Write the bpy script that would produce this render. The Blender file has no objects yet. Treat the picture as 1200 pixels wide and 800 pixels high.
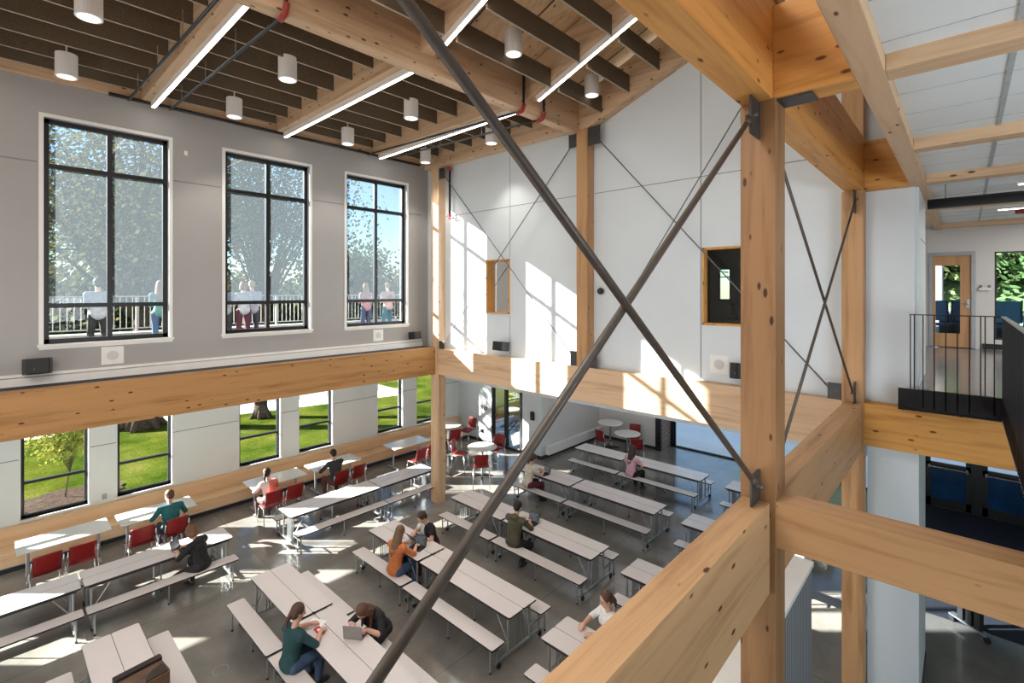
import bpy, bmesh, math, random
from mathutils import Vector, Matrix, Euler
random.seed(7)
C = bpy.context.collection
SC = bpy.context.scene
PI = math.pi

# ------------------------------------------------------------------ materials
def new_mat(name):
    m = bpy.data.materials.new(name); m.use_nodes = True
    nt = m.node_tree; nt.nodes.clear()
    out = nt.nodes.new('ShaderNodeOutputMaterial')
    return m, nt, out
def N(nt, t, **kw):
    n = nt.nodes.new(t)
    for k, v in kw.items():
        if k in n.inputs: n.inputs[k].default_value = v
        else: setattr(n, k, v)
    return n
def ramp(nt, stops):
    r = nt.nodes.new('ShaderNodeValToRGB')
    e = r.color_ramp.elements
    while len(e) < len(stops): e.new(0.5)
    for i, (p, c) in enumerate(stops):
        e[i].position = p; e[i].color = (*c, 1) if len(c) == 3 else c
    return r
def plain(name, col, rough=.5, metal=0, var=.06, scale=8, emit=None, es=0, spec=.5, bump=0):
    m, nt, out = new_mat(name); L = nt.links
    b = N(nt, 'ShaderNodeBsdfPrincipled'); L.new(b.outputs[0], out.inputs[0])
    b.inputs['Roughness'].default_value = rough; b.inputs['Metallic'].default_value = metal
    b.inputs['Specular IOR Level'].default_value = spec
    tc = N(nt, 'ShaderNodeTexCoord'); no = N(nt, 'ShaderNodeTexNoise', Scale=scale, Detail=4.0)
    L.new(tc.outputs['Object'], no.inputs['Vector'])
    c0 = tuple(max(0, c * (1 - var)) for c in col); c1 = tuple(min(1, c * (1 + var)) for c in col)
    r = ramp(nt, [(.3, c0), (.7, c1)]); L.new(no.outputs[0], r.inputs[0]); L.new(r.outputs[0], b.inputs['Base Color'])
    if emit:
        b.inputs['Emission Color'].default_value = (*emit, 1); b.inputs['Emission Strength'].default_value = es
    if bump:
        bp = N(nt, 'ShaderNodeBump', Strength=bump, Distance=.01); L.new(no.outputs[0], bp.inputs['Height']); L.new(bp.outputs[0], b.inputs['Normal'])
    return m
def wood(name, axis, c0, c1, cd, rough=.5, k=1.0, knots=True):
    m, nt, out = new_mat(name); L = nt.links
    b = N(nt, 'ShaderNodeBsdfPrincipled', Roughness=rough); L.new(b.outputs[0], out.inputs[0])
    b.inputs['Specular IOR Level'].default_value = .3
    tc = N(nt, 'ShaderNodeTexCoord')
    mp = N(nt, 'ShaderNodeMapping'); L.new(tc.outputs['Object'], mp.inputs[0])
    s = [14 * k] * 3; s[axis] = .9 * k; mp.inputs['Scale'].default_value = s
    n1 = N(nt, 'ShaderNodeTexNoise', Scale=1.0, Detail=5.0, Roughness=.6, Distortion=.6); L.new(mp.outputs[0], n1.inputs['Vector'])
    # laminations: a board-wise tint
    mp2 = N(nt, 'ShaderNodeMapping'); L.new(tc.outputs['Object'], mp2.inputs[0])
    s2 = [22 * k] * 3; s2[axis] = .45 * k; mp2.inputs['Scale'].default_value = s2
    n2 = N(nt, 'ShaderNodeTexNoise', Scale=.35, Detail=1.0); L.new(mp2.outputs[0], n2.inputs['Vector'])
    ad = N(nt, 'ShaderNodeMath', operation='MULTIPLY_ADD'); L.new(n2.outputs[0], ad.inputs[0]); ad.inputs[1].default_value = .55
    L.new(n1.outputs[0], ad.inputs[2])
    r = ramp(nt, [(.5, c0), (.78, c1), (1.0, tuple(x * 1.06 for x in c1))]); L.new(ad.outputs[0], r.inputs[0])
    col = r.outputs[0]
    if knots:
        mp3 = N(nt, 'ShaderNodeMapping'); L.new(tc.outputs['Object'], mp3.inputs[0])
        s3 = [11.5 * k] * 3; s3[axis] = 4.6 * k; mp3.inputs['Scale'].default_value = s3
        v = N(nt, 'ShaderNodeTexVoronoi', Scale=1.0); L.new(mp3.outputs[0], v.inputs['Vector'])
        mr = N(nt, 'ShaderNodeMapRange'); L.new(v.outputs['Distance'], mr.inputs[0])
        mr.inputs[1].default_value = .13; mr.inputs[2].default_value = .20; mr.inputs[3].default_value = 1; mr.inputs[4].default_value = 0
        # only some cells carry a knot
        sp = N(nt, 'ShaderNodeSeparateColor'); L.new(v.outputs['Color'], sp.inputs[0])
        gt = N(nt, 'ShaderNodeMath', operation='GREATER_THAN'); L.new(sp.outputs[0], gt.inputs[0]); gt.inputs[1].default_value = .72
        mu = N(nt, 'ShaderNodeMath', operation='MULTIPLY'); L.new(mr.outputs[0], mu.inputs[0]); L.new(gt.outputs[0], mu.inputs[1])
        mx = N(nt, 'ShaderNodeMix', data_type='RGBA'); L.new(mu.outputs[0], mx.inputs[0]); L.new(col, mx.inputs[6]); mx.inputs[7].default_value = (*cd, 1)
        col = mx.outputs[2]
    L.new(col, b.inputs['Base Color'])
    return m
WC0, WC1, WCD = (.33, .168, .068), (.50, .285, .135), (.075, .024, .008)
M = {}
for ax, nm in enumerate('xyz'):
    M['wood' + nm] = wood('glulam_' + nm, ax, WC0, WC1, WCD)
    M['pale' + nm] = wood('lit_glulam_' + nm, ax, (.46, .29, .165), (.64, .445, .28), (.10, .04, .015))  # lighter glulam copy; brightness of lit far and ceiling members set in colour
    M['near' + nm] = wood('skylit_beam_glulam_' + nm, ax, (.36, .195, .088), (.54, .325, .165), (.075, .024, .008))  # nearest beam's paler copy; skylight on its top is mixed into the colour
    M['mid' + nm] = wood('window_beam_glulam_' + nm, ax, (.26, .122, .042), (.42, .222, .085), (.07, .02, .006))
    M['dusk' + nm] = wood('shaded_column_glulam_' + nm, ax, (.19, .092, .036), (.29, .152, .066), (.05, .016, .005))  # darkened glulam copy; shade on the big near column put into the colour
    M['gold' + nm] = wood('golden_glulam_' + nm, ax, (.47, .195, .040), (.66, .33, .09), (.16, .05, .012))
M['deckx'] = wood('roof_boards', 1, (.56, .35, .18), (.76, .53, .31), WCD)
M['plyb'] = wood('bench_wood', 0, (.68, .44, .24), (.80, .56, .34), WCD, knots=False, rough=.4)
M['birch'] = wood('birch', 2, (.60, .40, .22), (.72, .50, .30), WCD, knots=False)
M['doorw'] = wood('door_wood', 2, (.42, .22, .10), (.55, .31, .15), WCD, knots=False)
M['white'] = plain('white_wall', (.68, .66, .64), .7, var=.02, scale=1.5)
M['whiteb'] = plain('white_wall_cool', (.66, .71, .74), .6, var=.02, scale=1.5)
M['wallshade'] = plain('backlit_white_wall', (.37, .36, .35), .7, var=.02, scale=1.5)  # white wall greyed in its colour to stand for its backlit shade
M['panel'] = plain('pale_wall_panel', (.82, .88, .88), .45, var=.02, scale=1)
M['trim'] = plain('white_trim', (.82, .81, .78), .5, var=.02)
M['joint'] = plain('reveal_joint', (.22, .22, .22), .8)
M['black'] = plain('black_frame', (.012, .012, .013), .35, var=.1)
M['blackm'] = plain('black_steel', (.014, .014, .016), .35, metal=.3)
M['dark'] = plain('dark_recess', (.03, .032, .035), .9)
M['steel'] = plain('grey_painted_steel', (.080, .064, .052), .45, metal=.15, var=.15, scale=20)
M['plate'] = plain('gusset_steel', (.07, .07, .07), .5, metal=.5, var=.2, scale=12)
M['cable'] = plain('thin_rod_steel', (.16, .155, .15), .4, metal=.5)
M['chrome'] = plain('bright_metal', (.62, .63, .65), .25, metal=.9)
M['galv'] = plain('grey_tube_metal', (.38, .40, .42), .35, metal=.7)
M['rubber'] = plain('black_rubber', (.015, .015, .015), .6)
M['lam'] = plain('greige_laminate', (.68, .63, .615), .33, var=.02, scale=3)
M['lamw'] = plain('white_laminate', (.80, .78, .72), .25, var=.015, scale=3)
M['edge'] = plain('dark_edge_band', (.02, .02, .022), .5)
M['red'] = plain('red_plastic', (.24, .012, .012), .38, var=.05)
M['navy'] = plain('navy_upholstery', (.03, .05, .13), .7)
M['felt'] = plain('brown_felt', (.125, .092, .058), .95, var=.28, scale=60, bump=.3)
M['feltedge'] = plain('felt_cut_edge', (.42, .35, .28), .9)
M['pipe'] = plain('sprinkler_pipe', (.05, .055, .06), .4, metal=.5)
M['redc'] = plain('red_coupling', (.30, .03, .02), .5)
M['can'] = plain('white_can', (.82, .80, .78), .45, var=.01)
M['glow'] = plain('lamp_diffuser', (.9, .9, .9), .5, emit=(1, .93, .82), es=14)
M['glow2'] = plain('can_lens', (.9, .9, .9), .5, emit=(1, .95, .88), es=1.3)
M['ctile'] = plain('ceiling_panel', (.76, .81, .83), .85, var=.02, scale=2)
M['speakerg'] = plain('speaker_grille', (.62, .62, .61), .8, var=.1, scale=200)
M['paper'] = plain('white_paper', (.85, .85, .84), .6)
M['redp'] = plain('bright_red_case', (.62, .03, .04), .4)
M['caseg'] = plain('grey_case', (.22, .20, .19), .6)
M['leather'] = plain('brown_leather', (.13, .075, .045), .45, var=.3, scale=6)
M['leatherd'] = plain('dark_leather', (.03, .02, .018), .5)
M['box'] = plain('cardboard', (.42, .33, .22), .8)
M['crate'] = plain('yellow_crate', (.55, .45, .2), .6)
M['navyfloor'] = plain('dark_entry_mat', (.018, .022, .035), .95, var=.2, scale=40)
M['bluep'] = plain('blue_kick_panel', (.01, .05, .13), .15, var=.3, scale=2)
M['upfloor'] = plain('upper_floor_polished', (.22, .20, .19), .18, var=.1, scale=2)
M['bluewall'] = plain('blue_grey_wall', (.22, .33, .40), .6)
M['pave'] = plain('pale_paving', (.92, .86, .78), .9, var=.08, scale=.6, spec=.1)
M['road'] = plain('road', (.16, .17, .19), .9, var=.08, scale=.5)
M['bark'] = plain('bark', (.05, .038, .03), .9, var=.4, scale=14, bump=.8, spec=0)
M['mulch'] = plain('mulch', (.05, .036, .028), 1, var=.5, scale=18, spec=0)
M['terr'] = plain('terrace_floor', (.12, .12, .125), .9)
M['curb'] = plain('pale_curb', (.30, .29, .27), .8)
M['railw'] = plain('white_railing', (.28, .28, .27), .5)
M['skin'] = plain('skin', (.62, .36, .26), .55, var=.04)
M['eye'] = plain('eye', (.03, .02, .02), .3)
M['lip'] = plain('lips', (.42, .14, .13), .5)
def leafmat(name, c0, c1, scale=1.5):
    m, nt, out = new_mat(name); L = nt.links
    d = N(nt, 'ShaderNodeBsdfDiffuse'); t = N(nt, 'ShaderNodeBsdfTranslucent'); mx = N(nt, 'ShaderNodeMixShader'); mx.inputs[0].default_value = .4
    tc = N(nt, 'ShaderNodeTexCoord'); no = N(nt, 'ShaderNodeTexNoise', Scale=scale, Detail=6.0); L.new(tc.outputs['Object'], no.inputs['Vector'])
    r = ramp(nt, [(.35, c0), (.65, c1)]); L.new(no.outputs[0], r.inputs[0])
    L.new(r.outputs[0], d.inputs[0]); L.new(r.outputs[0], t.inputs[0]); L.new(d.outputs[0], mx.inputs[1]); L.new(t.outputs[0], mx.inputs[2]); L.new(mx.outputs[0], out.inputs[0])
    return m
M['leaf'] = leafmat('oak_leaves', (.05, .065, .024), (.14, .115, .042))
M['leafg'] = leafmat('green_leaves', (.032, .055, .022), (.085, .11, .04))
M['leafh'] = leafmat('hillside_leaves', (.07, .12, .05), (.18, .23, .10), .6)
M['leafy'] = leafmat('yellow_leaves', (.09, .12, .02), (.24, .22, .05))
def glass(name, tint=(1, 1, 1), refl=.5, haze=0, hazecol=(.7, .78, .8)):
    m, nt, out = new_mat(name); L = nt.links
    t = N(nt, 'ShaderNodeBsdfTransparent'); t.inputs[0].default_value = (*tint, 1)
    g = N(nt, 'ShaderNodeBsdfGlossy', Roughness=.02)
    lw = N(nt, 'ShaderNodeFresnel', IOR=1.45)
    mu = N(nt, 'ShaderNodeMath', operation='MULTIPLY'); mu.inputs[1].default_value = refl; L.new(lw.outputs[0], mu.inputs[0])
    src = t.outputs[0]
    if haze:
        d = N(nt, 'ShaderNodeBsdfTranslucent'); d.inputs[0].default_value = (*hazecol, 1)
        d2 = N(nt, 'ShaderNodeBsdfDiffuse'); d2.inputs[0].default_value = (*hazecol, 1)
        a = N(nt, 'ShaderNodeMixShader'); a.inputs[0].default_value = .5; L.new(d.outputs[0], a.inputs[1]); L.new(d2.outputs[0], a.inputs[2])
        b = N(nt, 'ShaderNodeMixShader'); b.inputs[0].default_value = haze; L.new(src, b.inputs[1]); L.new(a.outputs[0], b.inputs[2]); src = b.outputs[0]
    mx = N(nt, 'ShaderNodeMixShader'); L.new(mu.outputs[0], mx.inputs[0]); L.new(src, mx.inputs[1]); L.new(g.outputs[0], mx.inputs[2]); L.new(mx.outputs[0], out.inputs[0])
    return m
M['glass'] = glass('clear_glass', (.92, .95, .93))
M['shade'] = glass('veiled_glass', (.46, .52, .57), haze=.17, hazecol=(.27, .33, .37))
M['glassd'] = glass('dark_interior_glass', (.45, .60, .58), refl=1.6)
M['glassg'] = glass('green_guard_glass', (.70, .90, .86), refl=.8)
def floor_mat():
    m, nt, out = new_mat('polished_concrete'); L = nt.links
    b = N(nt, 'ShaderNodeBsdfPrincipled'); L.new(b.outputs[0], out.inputs[0])
    tc = N(nt, 'ShaderNodeTexCoord')
    n1 = N(nt, 'ShaderNodeTexNoise', Scale=.55, Detail=7.0, Roughness=.62, Distortion=.5); L.new(tc.outputs['Object'], n1.inputs['Vector'])
    r = ramp(nt, [(.32, (.14, .13, .115)), (.5, (.20, .188, .168)), (.7, (.29, .272, .245))]); L.new(n1.outputs[0], r.inputs[0])
    n2 = N(nt, 'ShaderNodeTexNoise', Scale=45.0, Detail=3.0); L.new(tc.outputs['Object'], n2.inputs['Vector'])
    mx = N(nt, 'ShaderNodeMix', data_type='RGBA', blend_type='OVERLAY'); mx.inputs[0].default_value = .22
    L.new(r.outputs[0], mx.inputs[6]); L.new(n2.outputs['Color'], mx.inputs[7])
    # saw-cut joints
    br = N(nt, 'ShaderNodeTexBrick', offset=0.0, Scale=1.0); br.inputs['Brick Width'].default_value = 4.5; br.inputs['Row Height'].default_value = 4.7
    br.inputs['Mortar Size'].default_value = .006; br.inputs['Mortar Smooth'].default_value = 0
    br.inputs['Color1'].default_value = br.inputs['Color2'].default_value = (1, 1, 1, 1); br.inputs['Mortar'].default_value = (.55, .55, .55, 1)
    mp = N(nt, 'ShaderNodeMapping'); mp.inputs['Location'].default_value = (.4, -1.2, 0); L.new(tc.outputs['Object'], mp.inputs[0]); L.new(mp.outputs[0], br.inputs['Vector'])
    mm = N(nt, 'ShaderNodeMix', data_type='RGBA', blend_type='MULTIPLY'); mm.inputs[0].default_value = 1
    L.new(mx.outputs[2], mm.inputs[6]); L.new(br.outputs[0], mm.inputs[7]); L.new(mm.outputs[2], b.inputs['Base Color'])
    mr = N(nt, 'ShaderNodeMapRange'); L.new(n1.outputs[0], mr.inputs[0]); mr.inputs[3].default_value = .10; mr.inputs[4].default_value = .26; L.new(mr.outputs[0], b.inputs['Roughness'])
    b.inputs['Specular IOR Level'].default_value = .7
    return m
M['floor'] = floor_mat()
def grass_mat():
    m, nt, out = new_mat('lawn'); L = nt.links
    b = N(nt, 'ShaderNodeBsdfPrincipled', Roughness=.9); L.new(b.outputs[0], out.inputs[0]); b.inputs['Specular IOR Level'].default_value = 0
    tc = N(nt, 'ShaderNodeTexCoord')
    n1 = N(nt, 'ShaderNodeTexNoise', Scale=.7, Detail=3.0); n2 = N(nt, 'ShaderNodeTexNoise', Scale=16.0, Detail=8.0, Roughness=.8)
    L.new(tc.outputs['Object'], n1.inputs['Vector']); L.new(tc.outputs['Object'], n2.inputs['Vector'])
    a = ramp(nt, [(.3, (.03, .06, .006)), (.6, (.095, .115, .016)), (.75, (.15, .135, .035))]); L.new(n1.outputs[0], a.inputs[0])
    c = ramp(nt, [(.35, (.35, .35, .35)), (.65, (1.35, 1.35, 1.35))]); L.new(n2.outputs[0], c.inputs[0])
    mm = N(nt, 'ShaderNodeMix', data_type='RGBA', blend_type='MULTIPLY'); mm.inputs[0].default_value = 1
    L.new(a.outputs[0], mm.inputs[6]); L.new(c.outputs[0], mm.inputs[7]); L.new(mm.outputs[2], b.inputs['Base Color'])
    bp = N(nt, 'ShaderNodeBump', Strength=1.0, Distance=.1); L.new(n2.outputs[0], bp.inputs['Height']); L.new(bp.outputs[0], b.inputs['Normal'])
    return m
M['grass'] = grass_mat()
def brick_mat():
    m, nt, out = new_mat('red_brick'); L = nt.links
    b = N(nt, 'ShaderNodeBsdfPrincipled', Roughness=.8); L.new(b.outputs[0], out.inputs[0])
    tc = N(nt, 'ShaderNodeTexCoord'); mp = N(nt, 'ShaderNodeMapping'); mp.inputs['Rotation'].default_value = (PI/2, 0, 0); L.new(tc.outputs['Object'], mp.inputs[0])
    br = N(nt, 'ShaderNodeTexBrick', Scale=1.0); br.inputs['Brick Width'].default_value = .22; br.inputs['Row Height'].default_value = .085; br.inputs['Mortar Size'].default_value = .012
    br.inputs['Color1'].default_value = (.13, .05, .045, 1); br.inputs['Color2'].default_value = (.19, .08, .07, 1); br.inputs['Mortar'].default_value = (.45, .42, .40, 1)
    L.new(mp.outputs[0], br.inputs['Vector']); L.new(br.outputs[0], b.inputs['Base Color']); return m
M['brick'] = brick_mat()
def rib_mat():
    m, nt, out = new_mat('ribbed_grey_panel'); L = nt.links
    b = N(nt, 'ShaderNodeBsdfPrincipled', Roughness=.55); L.new(b.outputs[0], out.inputs[0])
    tc = N(nt, 'ShaderNodeTexCoord'); w = N(nt, 'ShaderNodeTexWave', wave_type='BANDS', bands_direction='X', Scale=5.5, Distortion=0.0); L.new(tc.outputs['Object'], w.inputs[0])
    r = ramp(nt, [(.2, (.10, .105, .12)), (.7, (.30, .31, .33))]); L.new(w.outputs[0], r.inputs[0]); L.new(r.outputs[0], b.inputs['Base Color'])
    bp = N(nt, 'ShaderNodeBump', Strength=.6, Distance=.01); L.new(w.outputs[0], bp.inputs['Height']); L.new(bp.outputs[0], b.inputs['Normal']); return m
M['rib'] = rib_mat()
def screen_mat(name, c=(.24, .27, .30), es=.35):
    m, nt, out = new_mat(name); L = nt.links
    b = N(nt, 'ShaderNodeBsdfPrincipled', Roughness=.2); L.new(b.outputs[0], out.inputs[0]); b.inputs['Base Color'].default_value = (.02, .02, .02, 1)
    tc = N(nt, 'ShaderNodeTexCoord'); v = N(nt, 'ShaderNodeTexVoronoi', Scale=22.0, distance='CHEBYCHEV'); L.new(tc.outputs['Object'], v.inputs['Vector'])
    r = ramp(nt, [(.2, tuple(x * .25 for x in c)), (.55, c)]); L.new(v.outputs['Color'], r.inputs[0]); L.new(r.outputs[0], b.inputs['Emission Color']); b.inputs['Emission Strength'].default_value = es
    return m
M['screen'] = screen_mat('tablet_screen')
_cloth = {}
def cloth(col, rough=.85):
    k = tuple(col)
    if k not in _cloth: _cloth[k] = plain('cloth_%d' % len(_cloth), col, rough, var=.14, scale=14, bump=.3)
    return _cloth[k]

# ------------------------------------------------------------------ mesh builder
class MB:
    def __init__(s): s.v = []; s.f = []; s.m = []
    def add(s, vs, fs, mi=0):
        o = len(s.v); s.v += [tuple(v) for v in vs]; s.f += [tuple(o + i for i in f) for f in fs]; s.m += [mi] * len(fs); return s
    def box(s, x0, x1, y0, y1, z0, z1, mi=0, mat=None, top=None):
        if x0 > x1: x0, x1 = x1, x0
        if y0 > y1: y0, y1 = y1, y0
        if z0 > z1: z0, z1 = z1, z0
        vs = [Vector((x, y, z)) for z in (z0, z1) for y in (y0, y1) for x in (x0, x1)]
        if mat is not None: vs = [mat @ v for v in vs]
        s.add(vs, [(0, 2, 3, 1), (0, 1, 5, 4), (1, 3, 7, 5), (3, 2, 6, 7), (2, 0, 4, 6)], mi)
        s.add([vs[4], vs[5], vs[7], vs[6]], [(0, 1, 2, 3)], mi if top is None else top); return s
    def prism(s, poly, z0, z1, mi=0, mat=None, top=None):
        n = len(poly); vs = [Vector((p[0], p[1], z0)) for p in poly] + [Vector((p[0], p[1], z1)) for p in poly]
        if mat is not None: vs = [mat @ v for v in vs]
        s.add(vs, [tuple(range(n - 1, -1, -1))] + [(i, (i + 1) % n, n + (i + 1) % n, n + i) for i in range(n)], mi)
        s.add(vs[n:], [tuple(range(n))], mi if top is None else top); return s
    def cone(s, a, b, ra, rb, n=10, mi=0, cap=True):
        a = Vector(a); b = Vector(b); d = b - a
        if d.length < 1e-6: return s
        q = d.to_track_quat('Z', 'Y'); vs = []
        for p, r in ((a, ra), (b, rb)):
            for i in range(n):
                t = 2 * PI * i / n; vs.append(p + q @ Vector((r * math.cos(t), r * math.sin(t), 0)))
        fs = [(i, (i + 1) % n, n + (i + 1) % n, n + i) for i in range(n)]
        if cap: fs += [tuple(range(n - 1, -1, -1)), tuple(range(n, 2 * n))]
        return s.add(vs, fs, mi)
    def cyl(s, a, b, r, n=10, mi=0): return s.cone(a, b, r, r, n, mi)
    def tube(s, pts, r, n=8, mi=0):
        for i in range(len(pts) - 1): s.cyl(pts[i], pts[i + 1], r, n, mi)
        for p in pts[1:-1]: s.ball(p, (r, r, r), n, 4, mi=mi)
        return s
    def ball(s, c, r, n=12, h=8, rot=None, mi=0):
        c = Vector(c)
        if not hasattr(r, '__len__'): r = (r, r, r)
        R_ = rot if rot is not None else Matrix.Identity(3)
        vs = [c + R_ @ Vector((0, 0, -r[2]))]
        for j in range(1, h):
            p = -PI / 2 + PI * j / h
            for i in range(n):
                t = 2 * PI * i / n
                vs.append(c + R_ @ Vector((r[0] * math.cos(p) * math.cos(t), r[1] * math.cos(p) * math.sin(t), r[2] * math.sin(p))))
        vs.append(c + R_ @ Vector((0, 0, r[2])))
        fs = [(0, 1 + (i + 1) % n, 1 + i) for i in range(n)]
        for j in range(h - 2):
            for i in range(n):
                a = 1 + j * n + i; b_ = 1 + j * n + (i + 1) % n; fs.append((a, b_, b_ + n, a + n))
        l = len(vs) - 1; o = 1 + (h - 2) * n
        fs += [(o + i, o + (i + 1) % n, l) for i in range(n)]
        return s.add(vs, fs, mi)
    def build(s, name, mats, parent=None, smooth=False, bevel=0):
        me = bpy.data.meshes.new(name); me.from_pydata(s.v, [], s.f); 
        if not isinstance(mats, (list, tuple)): mats = [mats]
        for m in mats: me.materials.append(m)
        if len(mats) > 1: me.polygons.foreach_set('material_index', s.m)
        if smooth: me.polygons.foreach_set('use_smooth', [True] * len(me.polygons))
        me.update()
        o = bpy.data.objects.new(name, me); C.objects.link(o)
        if parent is not None: o.parent = parent
        if bevel:
            md = o.modifiers.new('bevel', 'BEVEL'); md.width = bevel; md.segments = 2; md.limit_method = 'ANGLE'
        return o
def tag(o, label, cat, group=None, kind=None):
    if label: o['label'] = label
    if cat: o['category'] = cat
    if group: o['group'] = group
    if kind: o['kind'] = kind
    return o
def struct(o, label=None):
    o['kind'] = 'structure'
    if label: o['label'] = label
    return o
def empty(name, loc=(0, 0, 0), rz=0, label=None, cat=None, group=None):
    o = bpy.data.objects.new(name, None); C.objects.link(o); o.location = loc; o.rotation_euler = (0, 0, rz); o.empty_display_size = .1
    return tag(o, label, cat, group)
def dup(root, loc=None, rz=None, label=None, group=None):
    def cp(o, par):
        c = o.copy(); C.objects.link(c)
        if par is not None: c.parent = par
        for ch in list(kids.get(o.name, [])): cp(ch, c)
        return c
    kids = {}
    def col(o):
        kids[o.name] = list(o.children)
        for ch in o.children: col(ch)
    col(root)
    r = cp(root, None)
    if loc is not None: r.location = loc
    if rz is not None: r.rotation_euler = (0, 0, rz)
    if label: r['label'] = label
    if group: r['group'] = group
    return r
def rrect(x0, x1, y0, y1, r, n=4):
    pts = []
    for cx, cy, a0 in ((x1 - r, y1 - r, 0), (x0 + r, y1 - r, PI/2), (x0 + r, y0 + r, PI), (x1 - r, y0 + r, 1.5*PI)):
        for i in range(n + 1):
            a = a0 + PI/2 * i / n; pts.append((cx + r * math.cos(a), cy + r * math.sin(a)))
    return pts
def wall_grid(mb, axis, c0, c1, u0, u1, z0, z1, holes):
    """solid wall slab with rectangular openings; axis 'x': slab spans x c0..c1 and runs along y"""
    us = sorted({u0, u1} | {h[0] for h in holes} | {h[1] for h in holes}); zs = sorted({z0, z1} | {h[2] for h in holes} | {h[3] for h in holes})
    for i in range(len(us) - 1):
        run = None
        for j in range(len(zs) - 1):
            a, b, c, d = us[i], us[i+1], zs[j], zs[j+1]
            cu, cz = (a + b) / 2, (c + d) / 2
            hole = any(h[0] < cu < h[1] and h[2] < cz < h[3] for h in holes)
            if hole:
                if run is not None:
                    mb.box(*( (c0, c1, a, b) if axis == 'x' else (a, b, c0, c1)), run, c); run = None
            elif run is None: run = c
        if run is not None: mb.box(*((c0, c1, us[i], us[i+1]) if axis == 'x' else (us[i], us[i+1], c0, c1)), run, zs[-1])

# ------------------------------------------------------------------ people
def remesh(mb, name, mat, parent, vox=.010, smooth=3):
    me = bpy.data.meshes.new('tmp'); me.from_pydata(mb.v, [], mb.f); o = bpy.data.objects.new('tmp', me); C.objects.link(o)
    md = o.modifiers.new('r', 'REMESH'); md.mode = 'VOXEL'; md.voxel_size = vox; md.use_smooth_shade = True
    sm = o.modifiers.new('s', 'SMOOTH'); sm.factor = .5; sm.iterations = smooth
    dg = bpy.context.evaluated_depsgraph_get(); dg.update()
    nm = bpy.data.meshes.new_from_object(o.evaluated_get(dg)); nm.name = name
    bpy.data.objects.remove(o); bpy.data.meshes.remove(me)
    nm.materials.clear(); nm.materials.append(mat)
    n = bpy.data.objects.new(name, nm); C.objects.link(n); n.parent = parent
    return n
def ik(a, b, l1, l2, pole):
    a = Vector(a); b = Vector(b); d = b - a; L = d.length
    if L > (l1 + l2) * .995: b = a + d.normalized() * (l1 + l2) * .995; d = b - a; L = d.length
    x = (l1*l1 - l2*l2 + L*L) / (2*L); h = math.sqrt(max(0, l1*l1 - x*x)); dn = d.normalized(); p = Vector(pole); p = p - dn * p.dot(dn); p.normalize()
    return a + dn * x + p * h, b
PH = []
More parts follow.
